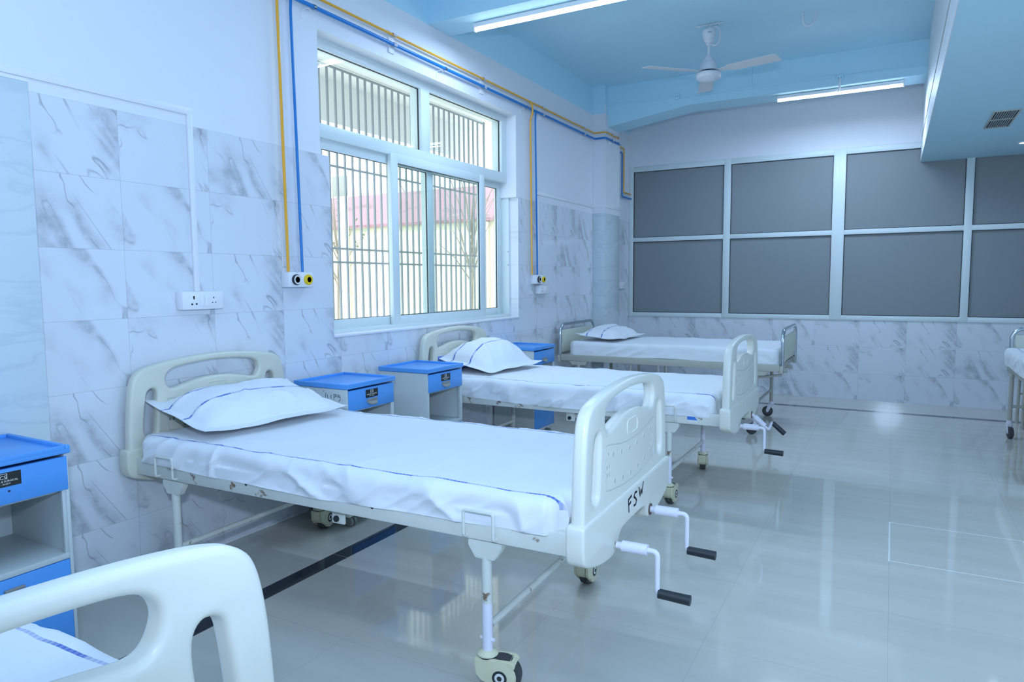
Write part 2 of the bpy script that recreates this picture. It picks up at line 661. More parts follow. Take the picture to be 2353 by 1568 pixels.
def text_bm(bm, s, size, mat, depth=0.0004, mi=0, align='CENTER'):
    cu = bpy.data.curves.new('text', 'FONT')
    cu.body = s
    cu.size = size
    cu.align_x = align
    cu.extrude = depth
    cu.resolution_u = 3
    o = bpy.data.objects.new('text', cu)
    COL.objects.link(o)
    dg = bpy.context.evaluated_depsgraph_get()
    me = bpy.data.meshes.new_from_object(o.evaluated_get(dg))
    bm_mesh(bm, me, mat, mi)
    bpy.data.objects.remove(o)
    bpy.data.curves.remove(cu)
    bpy.data.meshes.remove(me)


def plate_bm(bm, loops, half, bev, mat, mi=0, res=3):
    """rounded plate from a 2D outline with holes"""
    cu = bpy.data.curves.new('plate', 'CURVE')
    cu.dimensions = '2D'
    cu.fill_mode = 'BOTH'
    cu.extrude = max(half - bev, 0.0001)
    cu.bevel_depth = bev
    cu.bevel_resolution = res
    cu.offset = -bev
    for L in loops:
        sp = cu.splines.new('POLY')
        sp.points.add(len(L) - 1)
        for p, q in zip(sp.points, L):
            p.co = (q[0], q[1], 0, 1)
        sp.use_cyclic_u = True
    o = bpy.data.objects.new('plate', cu)
    COL.objects.link(o)
    dg = bpy.context.evaluated_depsgraph_get()
    me = bpy.data.meshes.new_from_object(o.evaluated_get(dg))
    b = bmesh.new()
    b.from_mesh(me)
    bmesh.ops.remove_doubles(b, verts=list(b.verts), dist=1e-5)
    join(bm, b, mi, mat)
    b.free()
    bpy.data.objects.remove(o)
    bpy.data.curves.remove(cu)
    bpy.data.meshes.remove(me)


def spline(pts, n=6, closed=True):
    """Catmull-Rom through the points"""
    out = []
    N = len(pts)
    for i in range(N if closed else N - 1):
        p0, p1, p2, p3 = (pts[(i + k - 1) % N] for k in range(4))
        if not closed:
            p0 = pts[max(i - 1, 0)]
            p3 = pts[min(i + 2, N - 1)]
        for j in range(n):
            t = j / n
            out.append(tuple(0.5 * ((2 * p1[k]) + (-p0[k] + p2[k]) * t + (2 * p0[k] - 5 * p1[k] + 4 * p2[k] - p3[k]) * t * t + (-p0[k] + 3 * p1[k] - 3 * p2[k] + p3[k]) * t ** 3) for k in range(2)))
    if not closed:
        out.append(tuple(pts[-1]))
    return out


def mirror(right):
    """close a symmetric loop from its right half (listed from the middle top round to the middle bottom)"""
    left = [(-x, z) for x, z in reversed(right) if abs(x) > 1e-6]
    return list(right) + left


def circle(cx, cz, r, n=14):
    return [(cx + r * math.cos(2 * PI * k / n), cz + r * math.sin(2 * PI * k / n)) for k in range(n)]


# ------------------------------------------------------------------ setting
D = 8.534      # far wall
ZC = 3.497     # ceiling
XR = 6.4
YB = -4.0
ZT = 2.106     # top of the tile dado

bm = bmesh.new()
bm_box(bm, -0.25, XR + .2, YB - .2, 10.6, -0.12, 0.0)
struct('floor', bm, 'floor')

bm = bmesh.new()
bm_box(bm, -0.25, XR + .2, YB - .2, 10.6, ZC, ZC + .15)
struct('ceiling', bm, 'blue_paint')

# window wall: plaster with the opening, tile dado glued on it
W0, W1, WZ0, WZ1 = 3.08, 5.50, 1.025, 2.826
V0, V1 = 3.15, 5.547
TH = -0.23
bm = bmesh.new()
bm_box(bm, TH, -0.012, YB, V0, 0, ZT)
bm_box(bm, TH, 0, YB, W0, ZT, ZC)
bm_box(bm, TH, -0.012, V1, 10.5, 0, ZT)
bm_box(bm, TH, 0, W1, 10.5, ZT, ZC)
bm_box(bm, TH, -0.012, V0, V1, 0, WZ0)
bm_box(bm, TH, 0, W0, W1, WZ1, ZC)
wl = struct('wall_left', bm, 'paint2')
bm = bmesh.new()
for y0, y1, z0, z1 in ((YB, 0.95, 0, ZT), (1.44, V0, 0, ZT), (V1, 7.305, 0, ZT), (7.79, D, 0, ZT), (V0, V1, 0, WZ0)):
    bm_box(bm, -0.011, 0.0, y0, y1, z0, z1)
bm_box(bm, -0.10, -0.0005, V1 - 0.012, V1 - 0.0005, WZ0 + 0.001, ZT)
obj('tile_cladding', bm, 'tile_y', wl, 0)
bm = bmesh.new()
bm_box(bm, -0.10, 0.006, V0, V1, WZ0 - 0.012, WZ0 + 0.004, 0.003)
obj('sill_ledge', bm, 'pvc', wl)

bm = bmesh.new()
bm_box(bm, -0.25, XR, YB - .15, YB, 0, ZC)
struct('wall_back', bm, 'paint')
bm = bmesh.new()
bm_box(bm, XR, XR + .15, YB, 10.5, 0, ZC)
struct('wall_right', bm, 'paint')

bm = bmesh.new()
for q in ((-1.25, -1.17, 1.05, 2.45), (3.0, 3.08, 1.05, 2.45), (.85, .93, 1.13, 2.37), (-1.17, 3.0, 1.05, 1.13), (-1.17, 3.0, 2.37, 2.45)):
    bm_box(bm, XR - .05, XR - .001, q[0], q[1], q[2], q[3], .004)
w3 = struct('added_window_frame', bm, 'pvc', None, 35)  # unseen frame added behind the side light; the wall stays closed

# far wall with the frosted partition
FX0, FX1, FZ0, FZ1 = 0.0, XR, 0.893, 2.786
bm = bmesh.new()
bm_box(bm, -0.012, XR, D + 0.011, D + .15, 0, FZ0)
bm_box(bm, -0.012, XR, D, D + .15, FZ1, ZC)
wf = struct('wall_far', bm, 'paint')
bm = bmesh.new()
bm_box(bm, 0.001, XR, D, D + 0.0108, 0, FZ0)
obj('tile_cladding', bm, 'tile_x', wf, 0)
bm = bmesh.new()
bm_box(bm, -0.2, XR, 10.45, 10.6, 0, ZC)
struct('wall_corridor', bm, 'cab_grey')

bm = bmesh.new()
z_mid0, z_mid1 = 1.842, 1.897
xs = [(0.0, 0.056), (1.182, 1.262), (2.368, 2.495), (3.610, 3.682), (4.80, 4.87), (5.95, XR)]
for a, b in xs:
    bm_box(bm, a, b, D - 0.012, D + 0.05, FZ0, FZ1, 0.006)
for i in range(len(xs) - 1):
    a, b = xs[i][1], xs[i + 1][0]
    for z0, z1 in ((FZ0, 0.947), (z_mid0, z_mid1), (2.72, FZ1)):
        bm_box(bm, a - .004, b + .004, D - 0.010, D + 0.05, z0, z1, 0.006)
bm_box(bm, 2.429, 2.433, D - 0.0125, D - 0.010, FZ0, FZ1)
w2 = struct('window_2', bm, 'upvc', None, 35)
for i in range(len(xs) - 1):
    a, b = xs[i][1], xs[i + 1][0]
    for z0, z1 in ((0.947, z_mid0), (z_mid1, 2.72)):
        bm = bmesh.new()
        bm_box(bm, a - .005, b + .005, D + 0.016, D + 0.022, z0 - .005, z1 + .005)
        obj('frosted_pane', bm, 'frosted', w2, 0)
        bm = bmesh.new()
        for q in ((a, a + .006, z0, z1), (b - .006, b, z0, z1), (a, b, z0, z0 + .006), (a, b, z1 - .006, z1)):
            bm_box(bm, q[0], q[1], D + 0.006, D + 0.016, q[2], q[3])
        obj('gasket', bm, 'gasket', w2, 0)

# beams and columns
bm = bmesh.new()
bm_box(bm, 0, XR, 4.181, 4.464, 3.193, ZC)
struct('trim_1', bm, 'blue_paint')
bm = bmesh.new()
bm_prism(bm, [(0.14, ZC), (0.14, 3.062), (1.03, 3.19), (XR, 3.19), (XR, ZC)], 7.399, 7.73)
struct('trim_2', bm, 'blue_paint')
for i, (y0, y1, dx) in enumerate(((7.305, 7.789, 0.141), (0.95, 1.44, 0.128))):
    bm = bmesh.new()
    bm_box(bm, -0.005, dx - .006, y0 + .006, y1 - .006, 0, ZT)
    bm_box(bm, -0.005, dx, y0, y1, ZT, ZC if i == 0 else ZT + .012)
    c = struct('trim_%d' % (3 + i), bm, 'paint2')
    bm = bmesh.new()
    bm_box(bm, -0.004, dx, y0, y1, 0, ZT, 0.002)
    obj('tile_cladding', bm, 'tile_col', c)

# lowered ceiling on the right
XS, ZS = 3.20, 2.575
bm = bmesh.new()
bm_box(bm, XS, XS + 0.02, YB, D, ZS + 0.25, ZC)
bm_box(bm, XS + 0.012, XS + 0.03, YB, D, ZS + 0.20, ZS + 0.25)
bm_box(bm, XS - 0.002, XS + 0.03, YB, D, ZS, ZS + 0.205)
f5 = struct('trim_5', bm, 'paint')
bm = bmesh.new()
bm_box(bm, XS + 0.002, XR, YB, D, ZS - 0.0005, ZS + 0.03)
obj('soffit', bm, 'blue_paint', f5, 0)
bm = bmesh.new()
bm_box(bm, XS + 0.006, XS + 0.011, YB, D - .01, ZS + 0.206, ZS + 0.246)
bm_box(bm, XS + 0.001, XS + 0.008, YB, D - .01, ZS + 0.222, ZS + 0.226)
obj('shadow_gap', bm, 'handle', f5, 0)

# skirting line at the wall foot
bm = bmesh.new()
bm_box(bm, 0.0005, 0.006, 1.45, 7.3, 0.0005, 0.012, 0.002)
struct('baseboard_left', bm, 'pvc')

# ------------------------------------------------------------------ window 1
bm = bmesh.new()
xf0, xf1 = -0.20, -0.10
bm_box(bm, xf0, xf1, W0 - .02, 5.51, 2.77, WZ1 + .01, .003)          # head
bm_box(bm, xf0, xf1 - .002, W0 - .02, 3.135, 1.0, WZ1, .003)                 # near jamb
bm_box(bm, xf0, xf1 + .002, 5.415, 5.51, 2.30, 2.7705, .003)                    # far jamb, upper
bm_box(bm, xf0, xf1 + .012, 5.515, V1 + .004, 1.0, 2.30, .003)         # far jamb, lower
bm_box(bm, xf0, xf1 + .004, W0 - .02, V1, 2.236, 2.32, .003)           # transom
bm_box(bm, xf0, xf1 + .002, 4.222, 4.330, 2.31, 2.775, .003)                 # mullion
bm_box(bm, xf0, xf1 + .014, W0, V1, 1.022, 1.052, .003)               # track
w1 = struct('window_1', bm, 'upvc', None, 35)


def pane(y0, y1, z0, z1, x, parent):
    bm = bmesh.new()
    bm_box(bm, x - .0025, x + .0025, y0, y1, z0, z1)
    obj('glass_pane', bm, 'glass', parent, 0)
    bm = bmesh.new()
    g = .006
    for q in ((y0, y0 + g, z0, z1), (y1 - g, y1, z0, z1), (y0, y1, z0, z0 + g), (y0, y1, z1 - g, z1)):
        bm_box(bm, x + .003, x + .013, q[0], q[1], q[2], q[3])
    obj('gasket', bm, 'gasket', parent, 0)


pane(3.13, 4.224, 2.318, 2.772, -0.135, w1)
pane(4.328, 5.417, 2.318, 2.772, -0.135, w1)


def sash(y0, y1, x, sw=0.078, zb=1.05, zt=2.245, gb=1.112, gt=2.185):
    bm = bmesh.new()
    for q in ((y0, y0 + sw, zb, zt), (y1 - sw, y1, zb, zt), (y0 + sw - .002, y1 - sw + .002, zb, gb), (y0 + sw - .002, y1 - sw + .002, gt, zt)):
        bm_box(bm, x - .016, x + .016, q[0], q[1], q[2], q[3], .003)
    s = obj('sash', bm, 'upvc', w1)
    pane(y0 + sw - .003, y1 - sw + .003, gb - .003, gt + .003, x - .004, s)


sash(3.845, 5.098, -0.105, zb=1.045, zt=2.25)
sash(3.14, 4.40, -0.142, gt=2.175)
sash(4.33, 5.515, -0.178)
for z in (1.50, 1.62):
    bm = bmesh.new()
    bm_lathe(bm, [(.004, 0), (.004, .004)], (-0.09, 5.50, z), 'x', 8)
    obj('screw', bm, 'dark', w1)

# ------------------------------------------------------------------ outside
bm = bmesh.new()
bm_box(bm, -60, -0.25, -30, 80, -0.25, -0.1)
struct('ground', bm, 'ground')
bm = bmesh.new()
bm_box(bm, -1.75, -0.232, 1.0, 7.4, 3.22, 3.35)
bm_box(bm, -1.75, -1.62, 1.0, 9.5, 2.83, 3.35)
struct('ceiling_outside', bm, 'ext_white')
bm = bmesh.new()
bm_box(bm, -0.95, -0.232, 7.0, 7.2, 0, 3.22)
struct('wall_outside', bm, 'ext_white')

g = thing('window_grille', 'grey steel security grille of upright bars outside the ward window', 'grille', (-1.3, 3.0, 0))
bm = bmesh.new()
for z in (0.25, 1.53, 1.65, 2.36, 3.20):
    bm_box(bm, -.006, .006, 0, 4.10, z - .009, z + .009)
bm_box(bm, -.010, .010, 4.09, 4.11, -0.1, 3.22)
bm_box(bm, -.02, .02, -0.9, -0.86, -0.1, 3.22)
for z in (0.25, 1.53, 1.65, 2.36, 3.20):
    bm_box(bm, -.006, .006, -0.88, 0.0, z - .009, z + .009)
obj('cross_bar', bm, 'bars', g, 0)
bm = bmesh.new()
bm_box(bm, -.008, .008, -.008, .008, -0.098, 3.2)
b0 = obj('bar', bm, 'bars', g, 0)
for k in range(50):
    b = b0 if k == 0 else b0.copy()
    if k:
        COL.objects.link(b)
    b.parent = g
    b.location = (0, -0.82 + k * 0.0975, 0)

# low building with a pink sheet roof
bd = thing('building', 'low cream building with a pink sheet roof seen through the window bars', 'building', (-8.0, 14.0, -0.1))
bm = bmesh.new()
bm_box(bm, -8.0, 7.0, 0.12, 6.0, 0.0, 2.89)
for q in ((-6.4, -6.2), (-2.0, -1.75), (2.4, 2.6)):
    bm_box(bm, q[0], q[1], 0.04, 0.12, 0, 2.87)
obj('wall', bm, 'ext_cream', bd, 0)
bm = bmesh.new()
bm_prism(bm, [(0.0, 2.88), (0.0, 2.95), (3.3, 4.24), (6.6, 2.95), (6.6, 2.88), (3.3, 4.17)], -5.6, 7.2, plane='yz')
obj('roof', bm, 'roof', bd, 0)
bm = bmesh.new()
bm_box(bm, -7.6, -5.7, 0.3, 5.5, 2.86, 3.3, 0.03)
obj('parapet', bm, 'bark', bd, 0)
for q in ((-0.95, -0.6, 2.2), (3.5, 4.4, 2.1)):
    bm = bmesh.new()
    bm_box(bm, q[0], q[1], 0.09, 0.12, 0.1, q[2])
    obj('door_panel', bm, 'ext_white', bd, 0)


def tree(loc, h, rad, label, seed, n=420, bare=False):
    t = thing('tree', label, 'tree', loc, 0)
    rnd = random.Random(seed)
    bm = bmesh.new()
    bm_tube(bm, [(0, 0, 0), (.05, 0, h * .4), (0, .1, h * .75)], [.16, .12, .05] if not bare else [.035, .028, .02], 8)
    for k in range(9 if not bare else 16):
        a = rnd.uniform(0, 2 * PI)
        z0 = h * rnd.uniform(.35, .7)
        l = rad * rnd.uniform(.6, 1.1)
        e = Vector((math.cos(a) * l, math.sin(a) * l, z0 + rnd.uniform(.2, .5) * h))
        bm_tube(bm, [(0.02, 0.03, z0), (e.x * .5, e.y * .5, z0 + (e.z - z0) * .65), e], [.05, .03, .01] if not bare else [.016, .011, .005], 6)
    obj('trunk', bm, 'bark', t)
    if n:
        bm = bmesh.new()
        for k in range(n):
            d = Vector((rnd.gauss(0, 1), rnd.gauss(0, 1), rnd.gauss(0, 1))).normalized() * rnd.uniform(.55, 1.0) * rad
            c = Vector((0, 0, h * .8)) + Vector((d.x, d.y, d.z * .75))
            s = rnd.uniform(.10, .22) * (.35 if bare else 1)
            a = Vector((rnd.gauss(0, 1), rnd.gauss(0, 1), rnd.gauss(0, 1))).normalized() * s
            b = a.cross(Vector((rnd.gauss(0, 1), rnd.gauss(0, 1), rnd.gauss(0, 1)))).normalized() * s * .6
            bm.faces.new([bm.verts.new(c + a), bm.verts.new(c + b), bm.verts.new(c - a), bm.verts.new(c - b)])
        obj('foliage', bm, 'foliage', t, 0, recalc=False)
    return t


tree((-13.4, 22.5, -.1), 4.6, 1.3, 'dusty leafy tree rising behind the left end of the pink roof', 3, 700)
tree((-9.4, 23.5, -.1), 4.9, 1.2, 'greyish tree crown above the right end of the pink roof', 8, 500)
tree((-5.0, 12.6, -.1), 3.9, 0.8, 'bare branching tree in front of the pink roof, right side', 5, 0, bare=True)
tree((-9.4, 13.2, -.1), 3.4, 0.9, 'sparse bare shrub in front of the pink roof, left side', 15, 60, bare=True)
pl = thing('utility_pole', 'pale upright post standing in front of the cream building', 'post', (-6.9, 10.8, -.1))
bm = bmesh.new()
bm_tube(bm, [(0, 0, 0), (0, 0, 3.6)], .09, 12)
obj('pole_shaft', bm, 'ext_white', pl)
bm = bmesh.new()
bm_box(bm, -.2, .2, -.12, -.08, 3.2, 3.6, .01)
obj('pole_plate', bm, 'handle', pl)


# ------------------------------------------------------------------ tube lights
def tube_light(loc, length, label, rz=0.0, cable=True, glowmat='tube'):
    t = thing('tube_light', label, 'light', loc, rz)
    bm = bmesh.new()
    bm_box(bm, -length / 2, length / 2, -.018, .018, 0.0, 0.032, .003)
    obj('housing', bm, 'pvc', t)
    bm = bmesh.new()
    bm_tube(bm, [(-length / 2 + .004, 0, -.012), (length / 2 - .004, 0, -.012)], .014, 12)
    obj('tube', bm, glowmat, t)
    for s in (-1, 1):
        bm = bmesh.new()
        bm_box(bm, s * (length / 2 + .002) - .006, s * (length / 2 + .002) + .006, -.018, .018, -.027, .03, .003)
        obj('end_cap', bm, 'pvc', t)
    return t


tube_light((0.92, 4.335, 3.158), 1.22, 'lit white tube light under the near ceiling beam')
t2 = tube_light((2.46, 7.50, 3.155), 1.10, 'lit white tube light under the far ceiling beam above the frosted windows')
bm = bmesh.new()
bm_tube(bm, fillet([(0.02, -.107, .10), (0.02, -.13, .07), (0.02, -.13, .0), (0.0, -.03, -.005)], .03), .010, 8)
obj('cable', bm, 'pvc', t2)

# ------------------------------------------------------------------ fan
f = thing('ceiling_fan', 'white three-blade ceiling fan hanging from the blue ceiling', 'fan', (1.56, 6.05, ZC))
bm = bmesh.new()
bm_lathe(bm, [(.02, -.02), (.052, -.022), (.056, -.035), (.054, -.05), (.047, -.085), (.043, -.09), (.041, -.105), (.036, -.109), (.03, -.128), (.022, -.132), (.02, -.145), (.012, -.15)], (0, 0, -.03))
obj('canopy', bm, 'fan', f)
bm = bmesh.new()
bm_tube(bm, [(0, 0, -.03), (0, 0, -.30)], .0115, 12)
obj('down_rod', bm, 'fan', f)
bm = bmesh.new()
bm_lathe(bm, [(.014, -.25), (.026, -.262), (.031, -.285), (.045, -.29), (.049, -.305), (.056, -.31), (.068, -.335), (.074, -.37), (.076, -.385)])
bm_lathe(bm, [(.070, -.398), (.094, -.40), (.103, -.412), (.103, -.432), (.097, -.446), (.085, -.452), (.045, -.470), (.02, -.476)])
mh = obj('motor', bm, 'fan', f)
bm = bmesh.new()
bm_lathe(bm, [(.066, -.383), (.066, -.402)])
obj('motor_gap', bm, 'dark', mh)
bm = bmesh.new()
o_ = [(0.09, -.025), (0.16, -.030), (0.20, -.058), (.58, -.066), (.60, -.05), (.60, .05), (.58, .066), (.20, .058), (.16, .030), (.09, .025)]
bm_prism(bm, o_, -.0015, .0015, plane='xy')
for v in bm.verts:
    v.co.z += v.co.y * -0.16 - (v.co.x - .09) * 0.015
for k in (.10, .14):
    bm_lathe(bm, [(.006, 0), (.006, .006)], (k, 0, -.008), 'z', 8)
b0 = obj('blade', bm, 'fan_blade', f)
for k in range(3):
    b = b0 if k == 0 else b0.copy()
    if k:
        COL.objects.link(b)
    b.parent = f
    b.location = (0, 0, -.392)
    b.rotation_euler = (0, 0, math.radians(-14 + 120 * k))
bm = bmesh.new()
bm_box(bm, -.115, .115, -.006, .006, -.010, -.002, .002)
for s in (-1, 1):
    bm_lathe(bm, [(.006, 0), (.006, .012)], (s * .085, 0, -.022), 'z', 8)
for s in (-1, 1):
    bm_box(bm, s * .014 - .003, s * .014 + .003, -.01, .01, -.055, -.004)
obj('mounting_bar', bm, 'fan', f)
bm = bmesh.new()
bm_tube(bm, fillet([(.015, 0, -.05), (.05, .01, -.02), (.085, .02, -.05), (.085, .02, -.145), (.05, .015, -.185), (.018, .005, -.165)], .035), .008, 8)
obj('wire_conduit', bm, 'fan', f)
bm = bmesh.new()
RXZ = Matrix(((1, 0, 0), (0, 0, -1), (0, 1, 0)))
mt = Matrix.Translation((.018, -.0548, -.088)) @ Matrix.Rotation(math.radians(22), 4, 'Z') @ RXZ.to_4x4()
text_bm(bm, 'USHA', .013, mt)
obj('lettering', bm, 'ink', f, 0)

# ceiling hook
bm = bmesh.new()
bm_tube(bm, [(-.05, 0, 0)] + [(-.042 * math.cos(a), 0, -.07 - .045 * math.sin(a)) for a in [PI * k / 14 for k in range(15)]] + [(.05, 0, 0)], .009, 10)
tag(obj('ceiling_hook', bm, 'fan', loc=(2.325, 6.17, ZC)), 'white U-shaped hook on the blue ceiling right of the fan', 'hook')

# junction boxes and conduit on the far beam
for x, z, lab in ((0.917, 3.292, 'round white junction box on the far beam left of the fan'), (2.479, 3.255, 'round white junction box on the far beam above the tube light')):
    j = thing('junction_box', lab, 'electrical box', (x, 7.399, z), 0, 'junction boxes on the far beam')
    bm = bmesh.new()
    bm_lathe(bm, [(.036, -.0005), (.036, -.012), (.033, -.016), (.0, -.017)], (0, 0, 0), 'y', 24)
    obj('cover', bm, 'blue_paint', j)
    for q in (-1, 1):
        bm = bmesh.new()
        bm_lathe(bm, [(.004, -.0155), (.004, -.019)], (q * .012, 0, q * .002), 'y', 8)
        obj('screw', bm, 'dark', j)
bm = bmesh.new()
bm_box(bm, 0.15, 0.879, 7.392, 7.3988, 3.281, 3.301)
bm_box(bm, 0.955, 2.441, 7.392, 7.3988, 3.268, 3.288)
bm_box(bm, 2.517, 3.195, 7.392, 7.3988, 3.256, 3.276)
bm_box(bm, 1.66, 1.68, 7.392, 7.3988, 3.288, 3.49)
tag(obj('wire_duct', bm, 'blue_paint'), 'thin painted wire duct running along the far ceiling beam', 'wire duct')

# air vent and downlights
v = thing('air_vent', 'rectangular grille vent in the lowered ceiling at the right', 'vent', (3.68, 6.58, ZS - .0005))
bm = bmesh.new()
w_, l_ = .085, .325
for q in ((-w_, -w_ + .012, -l_, l_), (w_ - .012, w_, -l_, l_), (-w_ + .012, w_ - .012, -l_, -l_ + .012), (-w_ + .012, w_ - .012, l_ - .012, l_), (-w_ + .012, w_ - .012, -.012, .012)):
    bm_box(bm, q[0], q[1], q[2], q[3], -.008, -.0005, .001)
obj('frame', bm, 'frame_grey', v)
bm = bmesh.new()
bm_box(bm, -w_ + .01, w_ - .01, -l_ + .01, l_ - .01, -.002, -.0004)
obj('duct_opening', bm, 'dark', v, 0)
for k in range(9):
    bm = bmesh.new()
    x = -w_ + .012 + (k + 1) * (2 * w_ - .024) / 10
    bm_box(bm, x - .0022, x + .0022, -l_ + .01, l_ - .01, -.007, -.002)
    obj('slat', bm, 'cab_grey', v, 0)
dl = thing('downlight', 'small lit round downlight in the lowered ceiling at the right edge', 'light', (3.985, 7.80, ZS - .0005))
bm = bmesh.new()
bm_lathe(bm, [(.05, -.0005), (.05, -.006), (.038, -.008), (.036, -.002)], n=28)
obj('rim', bm, 'pvc', dl)
bm = bmesh.new()
bm_lathe(bm, [(.037, -.003), (.037, -.006)], n=28)
obj('diffuser', bm, 'led', dl)

# ------------------------------------------------------------------ gas pipes
yp = thing('gas_pipe', 'yellow gas pipe running along the left wall above the window with two drops', 'pipe', (0, 0, 0))
ZY, ZB = 2.985, 2.922
bm = bmesh.new()
bm_tube(bm, fillet([(.03, -3.0, ZY), (.03, 7.275, ZY), (.165, 7.275, ZY), (.165, 7.70, ZY)], .025), .0080, 10)
bm_tube(bm, fillet([(.03, 7.83, ZY - .012), (.03, 8.235, ZY - .012), (.03, 8.235, 2.442), (.03, 8.50, 2.442)], .02), .0080, 10)
obj('pipe_run', bm, 'yellow', yp)
for y0, y1 in ((2.757, 2.773), (5.715, 5.745)):
    bm = bmesh.new()
    bm_tube(bm, fillet([(.03, y0 - .13 if y0 < 3 else y0, ZY), (.03, y0, ZY), (.03, y0, ZY - .10), (.03, y1, 1.412)] if y0 < 3 else [(.03, y0, ZY), (.052, y0, ZY - .03), (.052, y0 + .02, ZB - .02), (.03, y0 + .01, ZB - .1), (.03, y1, 1.412)], .05), .0082, 10)
    obj('drop_pipe', bm, 'yellow', yp)
bp = thing('gas_pipe', 'thicker blue gas pipe running just below the yellow pipe on the left wall', 'pipe', (0, 0, 0))
bm = bmesh.new()
bm_tube(bm, fillet([(.035, -3.0, ZB), (.035, 7.27, ZB), (.165, 7.27, ZB), (.165, 7.72, ZB)], .025), .0115, 12)
bm_tube(bm, fillet([(.035, 7.83, ZB - .015), (.035, 8.16, ZB - .015), (.035, 8.16, 2.385), (.035, 8.50, 2.385)], .02), .0105, 12)
obj('pipe_run', bm, 'blue_pipe', bp)
for y0, y1 in ((2.853, 2.878), (5.825, 5.858)):
    bm = bmesh.new()
    bm_tube(bm, [(.035, y0, ZB), (.03, y0, ZB - .08), (.03, y1, 1.412)], .0080, 10)
    obj('drop_pipe', bm, 'blue_pipe', bp)


def bracket(y, x, kind, label):
    b = thing('pipe_bracket', label, 'bracket', (x, y, 0), 0, 'pipe brackets on the left wall')
    bm = bmesh.new()
    if kind:
        bm_box(bm, 0.0, .010, -.028, .028, ZB - .05, ZY + .03, .001)
    else:
        bm_box(bm, 0.0, .004, -.075, -.06, ZB - .075, ZB - .03, .001)
        bm_tube(bm, [(.004, -.067, ZB - .032), (.03, -.045, ZB - .018), (.018, -.01, ZB - .022)], .003, 6)
    obj('plate', bm, 'pvc', b)
    for zz, rr in ((ZB, .0155), (ZY, .0115)):
        if not kind and zz == ZY:
            continue
        bm = bmesh.new()
        pts = [(.033 + rr * math.cos(a), 0, zz + rr * math.sin(a)) for a in [PI * (.75 + 1.5 * k / 12) + PI for k in range(13)]]
        n = len(pts)
        w_ = .017 if kind else .011
        A = [bm.verts.new((p[0], -w_, p[2])) for p in pts]
        B = [bm.verts.new((p[0], w_, p[2])) for p in pts]
        for k in range(n - 1):
            bm.faces.new((A[k], A[k + 1], B[k + 1], B[k]))
        bmesh.ops.solidify(bm, geom=list(bm.faces), thickness=.002)
        obj('clip', bm, 'pvc' if kind else 'chrome', b)


for y, k, l in ((3.03, 0, 'thin metal hook clip holding the blue pipe left of the window top'), (3.757, 1, 'white double clip on the pipes above the near upper window pane'),
                (4.353, 0, 'thin metal hook clip on the blue pipe above the window middle'), (4.911, 1, 'white double clip on the pipes above the far upper window pane'),
                (5.654, 0, 'thin metal hook clip beside the second pipe drop'), (5.981, 1, 'white double clip just past the second pipe drop'),
                (6.977, 1, 'white double clip on the pipes near the far column')):
    bracket(y, 0.0, k, l)
for y, l in ((7.46, 'white double clip on the side of the far column, nearer one'), (7.66, 'white double clip on the side of the far column, farther one')):
    bracket(y, 0.141, 1, l)


# ------------------------------------------------------------------ outlets, sockets, trunking
def gas_outlet(y0, y1, label):
    t = thing('gas_outlet', label, 'gas outlet', (0, y0, 1.368), 0, 'gas outlets on the left wall')
    L = y1 - y0
    h = .042
    bm = bmesh.new()
    bm_box(bm, .0005, .060, 0, L * .52, -h, h, .003)
    bm_box(bm, .0005, .052, L * .52, L, -h, h, .003)
    obj('box', bm, 'pvc', t)
    for cy, m1, m2 in ((L * .27, 'grip', 'outlet_white'), (L * .78, 'outlet_yellow', 'outlet_yellow')):
        x = .060 if cy < L * .5 else .052
        bm = bmesh.new()
        bm_lathe(bm, [(.030, x), (.030, x + .010), (.027, x + .014), (.0155, x + .014), (.0155, x + .002)], (0, cy, 0), 'x', 28)
        r = obj('outlet_ring', bm, m1, t)
        bm = bmesh.new()
        bm_lathe(bm, [(.0255, x + .0135), (.0255, x + .0155), (.0175, x + .0155), (.0175, x + .0135)], (0, cy, 0), 'x', 28)
        obj('ring_label', bm, m2, r)
        bm = bmesh.new()
        bm_lathe(bm, [(.0152, x + .001), (.0152, x + .006)], (0, cy, 0), 'x', 20)
        bm_lathe(bm, [(.006, x + .006), (.006, x + .010)], (0, cy, 0), 'x', 14)
        obj('socket_hole', bm, 'dark', r)
    return t


gas_outlet(2.747, 2.936, 'pair of white gas outlet boxes, black and yellow rings, left of the window')
gas_outlet(5.77, 5.985, 'pair of small white gas outlet boxes, right of the window')


def pin(bm, y, z, r, x):
    bm_lathe(bm, [(r, x), (r, x + .0008)], (0, y, z), 'x', 12)


s = thing('socket_board', 'long white switchboard with two sockets above the near bed headboard', 'socket', (0, 2.207, 1.268))
bm = bmesh.new()
bm_box(bm, .0005, .052, -.113, .113, -.043, .044, .004)
bm_box(bm, .052, .0535, -.078, .085, -.032, .034, .0007)
obj('box', bm, 'pvc', s)
bm = bmesh.new()
for y, z, r in ((-.053, .018, .0048), (-.053, .009, .0035), (-.0645, -.017, .0048), (-.040, -.016, .0048)):
    pin(bm, y, z, r, .0535)
bm_box(bm, .0535, .0543, -.0562, -.0498, .008, .018)
for y, z, r in ((.057, .013, .0035), (.049, -.011, .0028), (.067, -.0105, .0028)):
    pin(bm, y, z, r, .0535)
obj('socket_hole', bm, 'dark', s)
for y in (-.0085, .0165):
    bm = bmesh.new()
    bm_box(bm, .0535, .057, y - .0105, y + .0105, -.026, .028, .0015)
    obj('switch', bm, 'pvc', s)

